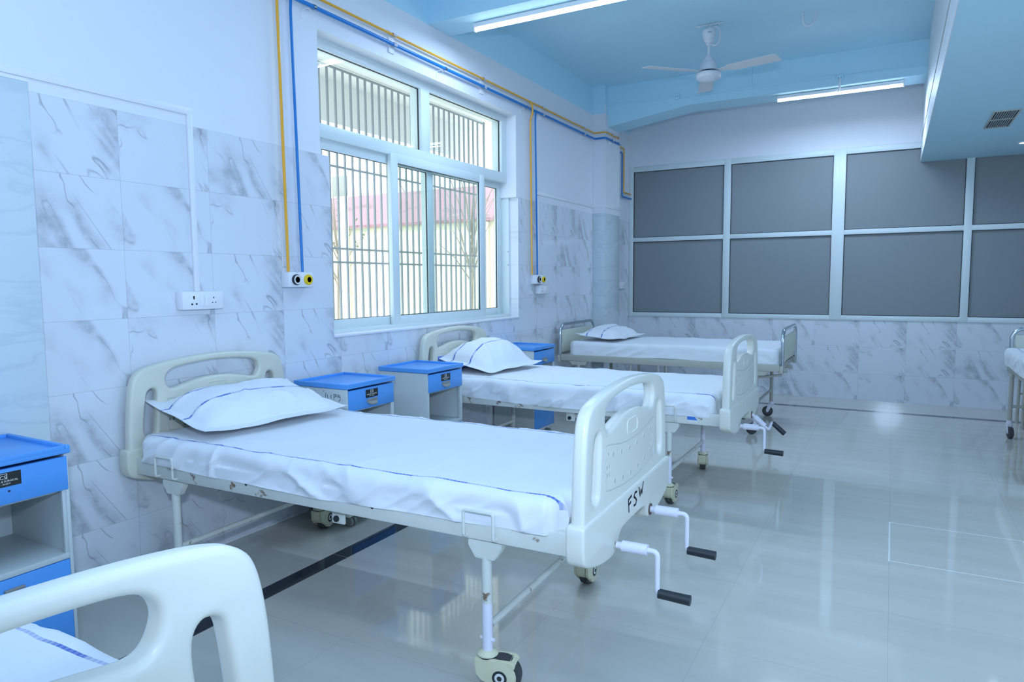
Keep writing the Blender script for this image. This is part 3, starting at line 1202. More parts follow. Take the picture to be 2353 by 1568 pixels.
s = thing('socket_board', 'small white switch and socket box under the far gas outlets', 'socket', (0, 5.975, 1.27))
bm = bmesh.new()
bm_box(bm, .0005, .05, -.112, .112, -.04, .04, .004)
obj('box', bm, 'pvc', s)
for y, z in ((-.05, .013), (-.064, -.013), (-.036, -.013)):
    bm = bmesh.new()
    pin(bm, y, z, .005, .05)
    obj('socket_hole', bm, 'handle', s)
bm = bmesh.new()
bm_box(bm, .05, .054, .0, .04, -.022, .022, .0015)
obj('switch', bm, 'pvc', s)

s = thing('socket_board', 'single white switch box on the wall in the far left corner', 'socket', (0, 8.24, 1.297))
bm = bmesh.new()
bm_box(bm, .0005, .03, -.1, .1, -.045, .045, .004)
obj('box', bm, 'pvc', s)
bm = bmesh.new()
bm_box(bm, .03, .034, -.025, .025, -.022, .022, .0015)
obj('switch', bm, 'pvc', s)

s = thing('wire_trunking', 'white wire trunking along the tile top down to the long switchboard', 'wire duct')
bm = bmesh.new()
bm_box(bm, .0005, .014, 2.192, 2.220, 1.312, 2.17, .002)
obj('vertical_duct', bm, 'pvc', s)
bm = bmesh.new()
bm_box(bm, .0005, .010, 0.30, 2.222, 2.155, 2.190, .002)
obj('horizontal_duct', bm, 'pvc', s)
s = thing('wire_trunking', 'white wire trunking beside the second pipe drop and along the far tile top', 'wire duct')
bm = bmesh.new()
bm_box(bm, .0005, .014, 5.905, 5.935, 1.41, 2.16, .002)
obj('vertical_duct', bm, 'pvc', s)
bm = bmesh.new()
bm_box(bm, .0005, .008, 5.90, 7.30, 2.17, 2.20, .002)
bm_box(bm, .0005, .150, 7.297, 7.3045, 2.17, 2.20, .002)
bm_box(bm, .1412, .149, 7.30, 7.78, 2.17, 2.20, .002)
bm_box(bm, .1412, .149, 7.306, 7.330, 2.20, 3.30, .002)
obj('horizontal_duct', bm, 'pvc', s)


# ------------------------------------------------------------------ bedside cabinets
def cabinet(loc, label, handle=True, stickr=True):
    """0.4 x 0.4 m, front towards +x, origin at the floor behind the near corner"""
    t = thing('bedside_cabinet', label, 'cabinet', loc, 0, 'blue and grey bedside cabinets')
    w, d = .40, .385
    bm = bmesh.new()
    k = .012
    bm_box(bm, 0, d, 0, k, .085, .772, .002)
    bm_box(bm, 0, d, w - k, w, .085, .772, .002)
    bm_box(bm, 0, .008, k, w - k, .085, .772)
    bm_box(bm, .008, d, k, w - k, .405, .425, .002)
    bm_box(bm, .008, d, k, w - k, .085, .10, .002)
    bm_box(bm, .008, d - .03, k, w - k, .636, .642)
    bm_box(bm, d - .018, d - .002, k, k + .012, .42, .65, .001)
    bm_box(bm, d - .018, d - .002, w - k - .012, w - k, .42, .65, .001)
    body = obj('body', bm, 'cab_grey', t)
    bm = bmesh.new()
    bm_box(bm, -.004, d + .010, -.006, w + .006, .774, .790, .003)
    for q in ((-.004, d + .010, -.006, .010), (-.004, d + .010, w - .010, w + .006), (-.004, .012, .010, w - .010), (d - .006, d + .010, .010, w - .010)):
        bm_box(bm, q[0], q[1], q[2], q[3], .784, .802, .004)
    obj('tray_top', bm, 'cab_blue', t)
    bm = bmesh.new()
    bm_box(bm, d - .014, d + .004, k + .001, w - .004, .648, .764, .003)
    bm_box(bm, .03, d - .014, k + .02, w - k - .02, .65, .745)
    dr = obj('drawer', bm, 'cab_blue', t)
    if stickr:
        bm = bmesh.new()
        x = d + .004
        bm_box(bm, x, x + .0008, .148, .252, .706, .752)
        st = obj('name_plate', bm, 'sticker', dr, 0)
        bm = bmesh.new()
        mt = Matrix.Translation((x + .0013, .2, 0)) @ Matrix(((0, 0, 1, 0), (1, 0, 0, 0), (0, 1, 0, 0), (0, 0, 0, 1)))
        text_bm(bm, 'CS', .017, mt @ Matrix.Translation((0, .7315, 0)), .0003)
        text_bm(bm, 'SCIENCE & SURGICAL', .0088, mt @ Matrix.Translation((0, .7215, 0)), .0003)
        text_bm(bm, '025 : 10-2019', .0072, mt @ Matrix.Translation((0, .7128, 0)), .0003)
        for q in ((.188, .190, .730, .7475), (.210, .212, .730, .7475), (.188, .212, .7475, .749)):
            bm_box(bm, x + .0008, x + .0014, q[0], q[1], q[2], q[3])
        obj('plate_print', bm, 'print', dr, 0)
    if handle:
        bm = bmesh.new()
        prof = [(-.045, .0), (.045, .0), (.035, .012), (.02, .02), (-.02, .02), (-.035, .012)]
        bm_prism(bm, [(.2 + a, d + .004 + b) for a, b in [(p[0], p[1]) for p in prof]], .682, .688, plane='xy')
        for v_ in bm.verts:
            v_.co = Vector((v_.co.y, v_.co.x, v_.co.z + (v_.co.y - d) * -.9 + .006))
        bm_box(bm, d + .004, d + .010, .158, .242, .684, .700, .002)
        obj('handle', bm, 'handle', dr)
    else:
        bm = bmesh.new()
        for yy in (.185, .215):
            bm_lathe(bm, [(.0035, d + .004), (.0035, d + .0055)], (0, yy, .690), 'x', 10)
        obj('screw_hole', bm, 'dark', dr)
    bm = bmesh.new()
    bm_box(bm, d - .014, d + .003, k + .001, w - k - .001, .102, .403, .003)
    dd = obj('door', bm, 'cab_blue', t)
    bm = bmesh.new()
    bm_box(bm, d + .003, d + .014, .18, .24, .362, .372, .003)
    obj('handle', bm, 'handle', dd)
    for cx, cy in ((.05, .05), (.335, .05), (.05, .35), (.335, .35)):
        bm = bmesh.new()
        bm_lathe(bm, [(.006, .086), (.006, .05), (.018, .05), (.018, .046)], (cx, cy, 0), 'z', 12)
        for s_ in (-1, 1):
            bm_lathe(bm, [(.004, s_ * .004), (.024, s_ * .005), (.0265, s_ * .010), (.0265, s_ * .020), (.022, s_ * .024), (.0, s_ * .025)], (cx + .012, cy, .0268), 'y', 20)
        obj('caster', bm, 'handle', t)
    return t


cB = cabinet((0.05, 2.772, 0), 'grey and blue cabinet with marker writing, just behind the near bed pillow')
cC = dup(cB, (0.06, 3.492, 0), 0, 'grey and blue cabinet beside the pillow end of the second bed, before it')
cD = dup(cB, (0.02, 5.038, 0), 0, 'grey and blue cabinet under the far gas outlets, between second and third beds')
cA = cabinet((0.142, 0.888, 0), 'blue cabinet with missing drawer handle at the left edge, in front of the column', handle=False)
for c in child(cD, 'drawer'):
    for n_ in ('name_plate', 'plate_print'):
        for q in child(c, n_):
            drop(q)
# marker writing and scuffs on the side of the cabinet behind the near pillow


def stroke(bm, pts, r, ax, off):
    pts = [Vector(p) for p in pts]
    for a, b in zip(pts[:-1], pts[1:]):
        d = (b - a)
        n_ = Vector((-d.y, d.x)).normalized() * r
        e = d.normalized() * r * .6
        q = [a - e + n_, b + e + n_, b + e - n_, a - e - n_]
        if ax == 'y':
            vs = [bm.verts.new((p.x, off, p.y)) for p in q]
        else:
            vs = [bm.verts.new((off, p.x, p.y)) for p in q]
        bm.faces.new(vs)


bm = bmesh.new()
for L in (((.085, .71), (.105, .696), (.13, .715)), ((.105, .696), (.10, .66)), ((.145, .66), (.155, .706), (.172, .665)), ((.15, .68), (.168, .68)), ((.195, .655), (.205, .694), (.222, .65))):
    stroke(bm, L, .0060, 'y', -.0008)
for L in (((.215, .758), (.222, .752)), ((.236, .748), (.232, .725), (.226, .715)), ((.246, .738), (.249, .715), (.256, .705)), ((.22, .705), (.226, .698)), ((.276, .738), (.270, .729), (.276, .720)), ((.294, .745), (.294, .715)), ((.294, .744), (.305, .741), (.304, .729), (.295, .729)), ((.311, .745), (.311, .732)), ((.322, .742), (.318, .731), (.326, .730), (.327, .744)), ((.336, .742), (.332, .730), (.339, .732), (.338, .712), (.326, .707))):
    stroke(bm, L, .0013, 'y', -.0008)
bmesh.ops.solidify(bm, geom=list(bm.faces), thickness=.0006)
obj('marker_writing', bm, 'ink', cB, 0)
bm = bmesh.new()
stroke(bm, ((.30, .43), (.315, .455), (.318, .44), (.335, .425)), .002, 'y', -.0008)
bmesh.ops.solidify(bm, geom=list(bm.faces), thickness=.0006)
obj('marker_scuff', bm, 'ink', cC, 0)

# ------------------------------------------------------------------ hospital beds with moulded ends
ZL = 0.62
half_u = [(0, 1.008), (.12, 1.004), (.25, .993), (.36, .976), (.415, .955), (.445, .918), (.463, .84), (.474, .72), (.480, .60), (.478, .52), (.46, .475), (.39, .45), (.30, .432), (.22, .430), (.188, .44), (.172, .465), (.152, .485), (.11, .494), (0, .496)]


def SCL(p):
    return (p[0] * .967, ZL + (p[1] - .605) * .967)


def bed_panel(xs, sgn, insert=False):
    """moulded end panel at local x = xs; sgn = outward direction"""
    bm = bmesh.new()
    mat = Matrix(((0, 0, 1, xs), (1, 0, 0, 0), (0, 1, 0, 0), (0, 0, 0, 1)))
    outer = [SCL(p) for p in spline(mirror(half_u), 5)]
    slot = [SCL(p) for p in spline(mirror([(0, .974), (.12, .969), (.225, .957), (.268, .937), (.282, .905), (.268, .870), (.24, .860), (.18, .871), (.09, .888), (0, .893)]), 5)]
    g1 = [SCL(p) for p in spline([(.352, .872), (.378, .858), (.388, .82), (.398, .74), (.402, .685), (.392, .655), (.370, .645), (.345, .657), (.338, .69), (.333, .76), (.327, .83), (.333, .862)], 4)]
    g2 = [(-a, b) for a, b in g1][::-1]
    pan = spline([(-.28, .80), (-.262, .815), (-.12, .793), (0, .787), (.12, .793), (.262, .815), (.28, .80), (.284, .73), (.28, .672), (.262, .660), (.12, .642), (0, .636), (-.12, .642), (-.262, .660), (-.28, .672), (-.284, .73)], 4)
    pan = [SCL(p) for p in pan]
    plate_bm(bm, [outer, slot, g1, g2], .022, .014, mat, 0)
    # moulded line and dimples on both faces, their recess shade painted in grey
    dots = []
    for a, b in ((-.21, .773), (-.122, .762), (-.033, .757), (.056, .759), (.143, .766), (.229, .780), (-.193, .676), (-.106, .667), (-.018, .663), (.069, .667), (.153, .676), (.234, .691)):
        dots.append((SCL((a, b)), .0095, .0095))
    for a in (-.262, .262):
        for b, r in ((.786, .006), (.742, .008), (.714, .008)):
            for da in ((0,) if b > .78 else (-.010, .010)):
                dots.append((SCL((a + da, b)), .0065, r))
    for s_ in (-1, 1):
        f0 = xs + s_ * .022
        bm_tube(bm, [(f0, a, b) for a, b in pan], .0016, 6, 1, closed=True)
        for (a, b), ra, rb in dots:
            n = 16
            if ra != rb:
                q = [(-ra, -rb), (ra, -rb), (ra, rb), (-ra, rb)]
            else:
                q = [(ra * math.cos(2 * PI * k / n), rb * math.sin(2 * PI * k / n)) for k in range(n)]
            A = [bm.verts.new((f0 - s_ * .001, a + u, b + v)) for u, v in q]
            B = [bm.verts.new((f0 + s_ * .0012, a + u, b + v)) for u, v in q]
            C = [bm.verts.new((f0 + s_ * .0012, a + u * .84, b + v * .84)) for u, v in q]
            E = [bm.verts.new((f0 + s_ * .0003, a + u * .70, b + v * .70)) for u, v in q]
            for P_, Q_ in ((A, B), (B, C), (C, E)):
                for k in range(len(q)):
                    bm.faces.new((P_[k], P_[(k + 1) % len(q)], Q_[(k + 1) % len(q)], Q_[k])).material_index = 1 if P_ is C else 0
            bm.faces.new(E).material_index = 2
    # lower skirt, a little thicker
    low = [SCL(p) for p in spline(mirror([(0, .606), (.25, .607), (.44, .608), (.486, .606), (.497, .596), (.499, .56), (.497, .515), (.478, .478), (.39, .446), (.30, .428), (.22, .425), (.184, .436), (.168, .462), (.148, .482), (.11, .491), (0, .493)]), 5)]
    plate_bm(bm, [low], .031, .010, mat, 0)
    # embossed label frame
    lab = [SCL(p) for p in spline([(-.06, .835), (-.055, .855), (-.035, .861), (.035, .861), (.055, .855), (.06, .835), (.055, .815), (.035, .809), (-.035, .809), (-.055, .815)], 4)]
    for s_ in (-1, 1):
        bm_tube(bm, [(xs + s_ * .0222, a, b) for a, b in lab], .0025, 6, 0, closed=True)
    return bm


def caster_bm(bm, c, ang):
    """twin-hood plastic caster; wheel trails towards ang"""
    b = bmesh.new()
    bm_lathe(b, [(.020, .140), (.024, .138), (.031, .132), (.035, .130), (.036, .126)], n=24, mi=0)
    bm_lathe(b, [(.0335, .127), (.0335, .121)], n=24, mi=2)
    bm_prism(b, [(-.036, .122), (.030, .122), (.030, .104), (.080, .104), (.080, .118), (.084, .122), (.098, .114), (.100, .102), (.088, .092), (.07, .078), (.02, .046), (-.014, .050), (-.033, .070)], -.024, .024, .004, 0)
    for s_ in (-1, 1):
        bm_prism(b, [(-.036, .122), (.088, .122), (.100, .114), (.101, .102), (.092, .092), (.094, .075), (.088, .05), (.02, .036), (-.014, .046), (-.034, .068)], s_ * .027 - .006, s_ * .027 + .006, .003, 0)
    bm_prism(b, [(.034, .118), (.078, .118), (.078, .105), (.034, .105)], -.014, .014, 0, 2)
    bm_lathe(b, [(.040, -.034), (.050, -.033), (.053, -.022)], (.050, 0, .064), 'y', 26, 0)
    bm_lathe(b, [(.053, .022), (.050, .033), (.040, .034)], (.050, 0, .064), 'y', 26, 0)
    bm_lathe(b, [(.052, -.020), (.0620, -.017), (.064, 0), (.0620, .017), (.052, .020)], (.052, 0, .064), 'y', 30, 1)
    for s_ in (-1, 1):
        bm_lathe(b, [(.025, s_ * .033), (.025, s_ * .0352), (.015, s_ * .0352)], (.050, 0, .064), 'y', 20, 2)
        bm_lathe(b, [(.017, s_ * .0348), (.016, s_ * .0362), (.009, s_ * .0362)], (.050, 0, .064), 'y', 20, 3)
        bm_lathe(b, [(.009, s_ * .0355), (.008, s_ * .0370), (.0, s_ * .0372)], (.050, 0, .064), 'y', 14, 2)
    m = Matrix.Translation(c) @ Matrix.Rotation(ang, 4, 'Z')
    for f_ in b.faces:
        f_.tag = False
    mp = {}
    for v_ in b.verts:
        mp[v_] = bm.verts.new(m @ v_.co)
    for f_ in b.faces:
        nf = bm.faces.new([mp[v_] for v_ in f_.verts])
        nf.material_index = f_.material_index
    b.free()


def crank_bm(bm_a, bm_g, base, ang, out=(1, 0, 0)):
    """folding crank: sleeve, rod and grip; ang swings the arm from hanging"""
    o = Vector(base)
    d = Vector((math.cos(ang) * 0, math.sin(ang), -math.cos(ang)))
    X = Vector(out).normalized()
    bm_tube(bm_a, [o, o + X * .022], .012, 12, 0)
    bm_tube(bm_a, [o + X * .02, o + X * .105], .0185, 16, 0)
    bm_tube(bm_a, fillet([o + X * .10, o + X * .138, o + X * .138 + d * .135, o + X * .165 + d * .137], .018), .0085, 10, 0)
    bm_tube(bm_g, [o + X * .142 + d * .137, o + X * .245 + d * .140], [.0155, .0165], 16, 0)


LEGX = (-0.80, 0.735)


def abs_bed(label, loc, rz, casters, insert_head=False, insert_foot=False, letters=False, sticker=False, crank2=None, ends=('abs', 'abs2'), HX=1.065):
    t = thing('hospital_bed', label, 'bed', loc, rz)
    zr0, zr1 = .512, .584
    bm = bmesh.new()
    for s_ in (-1, 1):
        y0, y1 = (s_ * .412, s_ * .445) if s_ > 0 else (-.445, -.412)
        bm_box(bm, -HX + .03, HX - .025, min(y0, y1), max(y0, y1), zr0, zr1, .004)
        bm_box(bm, HX - .032, HX - .024, min(y0, y1), max(y0, y1), zr0 - .01, zr1, .001)
        for lx in LEGX:
            w = .062
            poly = [(lx - w, zr0 - .002), (lx + w, zr0 - .002), (lx + w, zr0 - .022), (lx + .035, zr0 - .062), (lx - .035, zr0 - .062), (lx - w, zr0 - .022)]
            bm_prism(bm, poly, s_ * .428 - .0165, s_ * .428 + .0165, .003)
    for x in (-HX + .05, -.35, .3, HX - .06):
        bm_box(bm, x - .018, x + .018, -.413, .413, zr0, zr0 + .04, .003)
    bm_box(bm, -HX + .04, HX - .04, -.413, .413, zr1 - .012, zr1 - .002)
    fr = obj('frame', bm, 'frame', t)
    if sticker:
        bm = bmesh.new()
        bm_prism(bm, [(.845, zr0 + .012), (.905, zr0 + .012), (.912, zr0 + .03), (.89, zr0 + .045), (.875, zr0 + .066), (.845, zr0 + .066)], -.4462, -.4452)
        st = obj('sticker', bm, 'outlet_white', fr, 0)
        bm = bmesh.new()
        bm_prism(bm, [(.846, zr0 + .026), (.906, zr0 + .026), (.888, zr0 + .046), (.846, zr0 + .046)], -.4468, -.4463)
        obj('sticker_band', bm, 'sticker_blue', fr, 0)
    for x in (LEGX[1] - .01, LEGX[0] - .02):
        pts = fillet([(x - .055, -.443, zr0 + .012), (x - .055, -.4650, zr0 + .014), (x - .055, -.4650, zr1 + .03), (x + .055, -.4650, zr1 + .03), (x + .055, -.4650, zr0 + .014), (x + .055, -.443, zr0 + .012)], .010)
        for sg in (1, -1):
            bm = bmesh.new()
            bm_tube(bm, [(p[0], sg * p[1], p[2]) for p in pts], .0055, 8)
            obj('rail_hook', bm, 'frame', t)
    for x in (.28, -.35):
        bm = bmesh.new()
        bm_lathe(bm, [(.007, -.4458), (.007, -.4452)], (x, 0, zr0 + .045), 'y', 10)
        obj('bolt_hole', bm, 'dark', t)
    hb = obj('headboard', bed_panel(-HX, -1), [ends[1], 'groove', 'dimple_dark'], t)
    fb = obj('footboard', bed_panel(HX, 1), [ends[0], 'groove', 'groove'], t)
    if insert_head:
        bm = bmesh.new()
        bm_box(bm, -HX + .0222, -HX + .0240, -.27, .27, ZL + .05, ZL + .182)
        obj('panel_insert', bm, 'insert_blue', hb, 0)
    if insert_foot:
        bm = bmesh.new()
        bm_box(bm, HX + .0222, HX + .0240, -.27, .27, ZL + .04, ZL + .182)
        obj('panel_insert', bm, 'insert_blue', fb, 0)
    if letters:
        bm = bmesh.new()
        xo = HX + .0316
        S_ = .967

        def L(pts):
            stroke(bm, [((a - .09) * 1.15 + .022, ZL + (b - .605) * .80 - .008) for a, b in pts], .0042, 'x', xo)
        L(((.020, .522), (.013, .578), (.045, .585)))
        L(((.016, .553), (.038, .559)))
        L(((.098, .582), (.080, .585), (.068, .570), (.086, .556), (.096, .542), (.086, .528), (.068, .530)))
        L(((.120, .592), (.132, .548), (.142, .575), (.152, .552), (.166, .600)))
        bmesh.ops.solidify(bm, geom=list(bm.faces), thickness=.0008)
        obj('lettering', bm, 'ink', fb, 0)
    k = 0
    for lx in LEGX:
        for s_ in (-1, 1):
            bm = bmesh.new()
            y = s_ * .428
            bm_tube(bm, [(lx, y, zr0 - .05), (lx, y, .30), (lx, y, .2995), (lx, y, .136)], .0175, 16)
            if lx > 0:
                for f_ in bm.faces:
                    if f_.calc_center_median().z < .3:
                        f_.material_index = 1
                bm_tube(bm, [(lx - .026, y, .175), (lx + .026, y, .175)], .006, 8, 1)
            lg = obj('leg', bm, ['frame', 'frame_white'], t)
            bm = bmesh.new()
            caster_bm(bm, (lx, y, 0), casters[k])
            obj('caster', bm, ['caster', 'rubber', 'gasket', 'outlet_white'], lg)
            k += 1
        bm = bmesh.new()
        bm_tube(bm, [(lx, -.428, .215), (lx, .428, .215)], .0125, 12)
        obj('cross_brace', bm, 'frame', t)
    for y, ang, out in ((-.20, 0.0, (1, 0, .0)), (.20, 0.0, (1, 0, 0)) if crank2 is None else (.20, crank2, (.75, 0, -.66))):
        bm = bmesh.new()
        bg_ = bmesh.new()
        bm_tube(bm, [(.25, y, .50), (HX - .03, y, .485), (HX + .04, y, .478)], .010, 10, 1)
        if y > 0:
            bm_tube(bm, [(HX - .06, y, .478), (HX + .035, y, .478)], .022, 14, 2)
        crank_bm(bm, bg_, (HX + .035, y, .478), ang, out)
        cr = obj('crank', bm, ['frame_white', 'frame', 'rust'], t)
        obj('crank_grip', bg_, 'grip', cr)
    bm = bmesh.new()
    bm_box(bm, HX - .05, HX - .02, .255, .275, .43, .50, .003)
    bm_box(bm, HX - .05, HX - .02, .245, .285, .49, .50, .003)
    obj('foot_bracket', bm, 'dark', t)
    bm = bmesh.new()
    bm_box(bm, .06, .10, -.36, .36, .462, .492, .004)
    for s_ in (-1, 1):
        bm_box(bm, .05, .11, s_ * .395 - .006, s_ * .395 + .006, .45, .515, .004)
        bm_lathe(bm, [(.012, s_ * .400), (.012, s_ * .408)], (.075, 0, .470), 'y', 12, 1)
    obj('lift_mechanism', bm, ['frame', 'dark'], t)
    return t


abs_bed('ivory hospital bed in the foreground with FSW marked on its footboard', (1.115, 2.270, 0), math.radians(1.4), (2.2, 1.8, .2, 1.57), letters=True)
abs_bed('ivory hospital bed under the window with a blue headboard insert', (1.120, 4.405, 0), 0.0, (1.0, 2.0, 1.57, 1.8), insert_head=True, sticker=True, crank2=1.75)
abs_bed('ivory hospital bed cut off at the bottom left corner, curved footboard in front', (1.095, 0.244, 0), .02, (1.0, 2.0, -1.0, -2.0), insert_foot=True, HX=1.055)


# ------------------------------------------------------------------ mattresses and pillows
def rrect(a, b, r, n):
    """n points around a rounded rectangle of half sizes a, b"""
    r = max(min(r, a - 1e-4, b - 1e-4), 1e-4)
    per = []
    arc = r * PI / 2
    segs = [2 * (b - r), arc, 2 * (a - r), arc, 2 * (b - r), arc, 2 * (a - r), arc]
    T = sum(segs)
    for k in range(n):
        d = T * k / n
        i = 0
        while d > segs[i] + 1e-9:
            d -= segs[i]
            i += 1
        if i == 0:
            p = (a, -b + r + d)
        elif i == 2:
            p = (a - r - d, b)
        elif i == 4:
            p = (-a, b - r - d)
        elif i == 6:
            p = (-a + r + d, -b)
        else:
            cx, cy, a0 = {1: (a - r, b - r, 0), 3: (-a + r, b - r, PI / 2), 5: (-a + r, -b + r, PI), 7: (a - r, -b + r, 1.5 * PI)}[i]
            an = a0 + d / r
            p = (cx + r * math.cos(an), cy + r * math.sin(an))
        per.append(p)
    return per


def mattress(label, loc, rz, a, b, z0, z1, mat, seed, wr=0.010, hem=0.02, slump=0.0, n=860):
    """mattress under a tucked sheet; side folds deepen towards the hem"""
    bm = bmesh.new()
    rings = []
    R = .042
    H = z1 - z0
    prof = [(0.0, (H - R) * k / 12.) for k in range(13)]
    prof += [(R - R * math.cos(q * PI / 10), H - R + R * math.sin(q * PI / 10)) for q in range(1, 6)]
    ins = R
    while ins < b - .012:
        ins += .017
        prof.append((min(ins, b - .008), H))
    O = Vector((seed * 3.7, seed * 1.3, 0))
    for d, h in prof:
        pts = rrect(a - d, b - d, .05 - d * .5, n)
        ring = []
        side = max(0.0, 1 - h / (H - R * .3))
        for (x, y) in pts:
            nx, ny = (1 if abs(x) > a - d - .002 else 0), (1 if abs(y) > b - d - .002 else 0)
            sx, sy = math.copysign(nx, x), math.copysign(ny, y)
            if nx and ny:
                sx *= .7
                sy *= .7
            px, py = x, y
            z = h
            # folds: soft swells, sharp crumples and tight puckers on the hanging side
            q = Vector((x * 5.0 + h * 4, y * 5.0, h * 3.0)) + O
            w = noise.noise(q)
            c1 = (1 - min(1, abs(noise.noise(Vector((x * 5.0 + h * 9 * math.sin(x * 2.3 + seed), y * 5.0, h * 4.0)) + O * 2)) * 2.4)) ** 1.5
            c2 = (1 - min(1, abs(noise.noise(Vector((x * 9.0 - h * 12, y * 9.0, h * 7.0)) + O * 3)) * 2.4)) ** 1.5
            edge = math.exp(-d / .05)
            zz = z0 + z
            if h < H - .001:
                low = min(1, h / (H * .75))
                out = .006 + w * wr * .9 + (c1 * 1.3 + c2 * .7 - .8) * wr * (.3 + .7 * math.sin(PI * low) ** .5)
                px += sx * out
                py += sy * out
                if ny and h < .04:
                    py = math.copysign(max(abs(py), .4475), py)
            if h > H - R:
                zz += noise.noise(Vector((x * 2.2, y * 2.6, 3)) + O) * .006 * (1 - edge * .3)
                zz += max(0, 1 - abs(noise.noise(Vector((x * 1.5 + y * .7, y * 1.9 - x * .4, 7)) + O)) * 7) * .0035
                zz += noise.noise(Vector((x * 9, y * 4, 1)) + O) * .0016 + edge * (noise.noise(Vector((x * 6, y * 6, 2)) + O) * .010 + c1 * c1 * .006)
                for cr in (-.62, -.1, .45):
                    zz += .0020 * math.exp(-((x - cr - .02 * noise.noise(Vector((y * 3, cr, 0)))) / .008) ** 2)
            if side > 0:
                zz += (noise.noise(Vector((x * 2.3, y * 2.3, 5)) + O) * hem - hem * .3) * side
                zz -= slump * side * max(0, math.cos(x * 1.9)) * (1 if y < 0 else .3)
            ring.append(bm.verts.new((px, py, zz)))
        rings.append(ring)
    for A, B in zip(rings[:-1], rings[1:]):
        for k in range(n):
            bm.faces.new((A[k], A[(k + 1) % n], B[(k + 1) % n], B[k]))
    bm.faces.new(rings[-1])
    bot = bm.faces.new(rings[0][::-1])
    o = obj('mattress', bm, mat, None, 60)
    tag(o, label, 'mattress')
    o.location = loc
    o.rotation_euler = (0, 0, rz)
    return o


mattress('sheeted mattress with blue border lines on the foreground bed', (1.105, 2.270, 0), math.radians(1.4), 1.005, .447, .574, .684, 'sheet', 1, wr=.0145, hem=.010, slump=.016)
mattress('sheeted mattress with creased drape on the bed under the window', (1.12, 4.405, 0), 0, 1.005, .447, .572, .690, 'sheet', 5, wr=.017, hem=.014, slump=.03)
mattress('sheeted mattress at the bottom left corner, behind the cut-off footboard', (1.090, 0.244, 0), .02, .990, .447, .574, .686, 'sheet', 9, wr=.013, hem=.016)


def pillow(label, loc, rot, a, b, th, seed, hump=0.0, flange=.045):
    """case with flat flange; a = half width (x), b = half length (y)"""
    bm = bmesh.new()
    nx, ny = 44, 60
    O = Vector((seed * 2.1, seed * 5.3, seed))
    top, bot = {}, {}
    for i in range(nx + 1):
        for j in range(ny + 1):
            s_, t_ = -1 + 2 * i / nx, -1 + 2 * j / ny
            x, y = s_ * a, t_ * b
            # sides pull in between the corners
            x *= 1 - .05 * (1 - t_ * t_)
            y *= 1 - .04 * (1 - s_ * s_)
            ia, ib = 1 - flange / a, 1 - flange / b
            cs = max(0, 1 - (abs(s_) / ia) ** 2.2)
            ct = max(0, 1 - (abs(t_) / ib) ** 2.6)
            h = th * (cs ** .55) * (ct ** .55)
            fl = 1 if (abs(s_) > ia or abs(t_) > ib) else 0
            cn = (abs(s_) * abs(t_)) ** 5
            lift = noise.noise(Vector((x * 6, y * 6, 1)) + O) * .012 * fl + cn * .012
            q = noise.noise(Vector((x * 9, y * 5, 2)) + O)
            rd = max(0, 1 - abs(noise.noise(Vector((x * 5 + y * 2, y * 6, 4)) + O)) * 5)
            zc = hump * max(0, 1 - s_ * s_) * max(0, 1 - t_ * t_)
            zt = zc + h * .78 + lift + (q * .011 + rd * .009) * min(1, h / .02)
            zb = zc * .4 - h * .30 + lift - .0022
            top[i, j] = bm.verts.new((x, y, zt))
            bot[i, j] = bm.verts.new((x, y, min(zb, zt - .002)))
    for i in range(nx):
        for j in range(ny):
            bm.faces.new((top[i, j], top[i + 1, j], top[i + 1, j + 1], top[i, j + 1]))
            bm.faces.new((bot[i, j], bot[i, j + 1], bot[i + 1, j + 1], bot[i + 1, j]))
    for i in range(nx):
        for j in (0, ny):
            q = (top[i, j], top[i + 1, j], bot[i + 1, j], bot[i, j])
            bm.faces.new(q)
    for j in range(ny):
        for i in (0, nx):
            bm.faces.new((top[i, j], top[i, j + 1], bot[i, j + 1], bot[i, j]))
    o = obj('pillow', bm, 'pillow', None, 60)
    o.location = loc
    o.rotation_euler = rot
    return tag(o, label, 'pillow')


pillow('flat white pillow with two blue lines leaning on the foreground headboard', (0.325, 2.235, .772), (0.0, math.radians(11), math.radians(-6)), .245, .385, .125, 1)
pillow('plump white pillow with blue lines on the bed under the window', (0.335, 4.43, .762), (0.03, math.radians(9), math.radians(-8)), .27, .325, .15, 4, hump=.045)

# ------------------------------------------------------------------ steel bed in the far corner and the one at the right edge


def fork_caster(bm, c, ang, r=.05):
    b = bmesh.new()
    bm_lathe(b, [(.012, .15), (.02, .148), (.02, .13), (.026, .128), (.026, .122)], n=16, mi=0)
    for s_ in (-1, 1):
        bm_prism(b, [(-.024, .122), (.026, .122), (.048, r + .008), (.040, r - .012), (.026, r - .008), (.0, .095)], s_ * .020 - .002, s_ * .020 + .002, 0, 0)
    bm_box(b, -.024, .026, -.022, .022, .118, .123, .001)
    bm_lathe(b, [(.012, -.018), (r - .006, -.016), (r, -.010), (r, .010), (r - .006, .016), (.012, .018)], (.032, 0, r), 'y', 26, 1)
    bm_lathe(b, [(.007, -.025), (.007, .025)], (.032, 0, r), 'y', 10, 0)
    m = Matrix.Translation(c) @ Matrix.Rotation(ang, 4, 'Z')
    mp = {v_: bm.verts.new(m @ v_.co) for v_ in b.verts}
    for f_ in b.faces:
        nf = bm.faces.new([mp[v_] for v_ in f_.verts])
        nf.material_index = f_.material_index
    b.free()


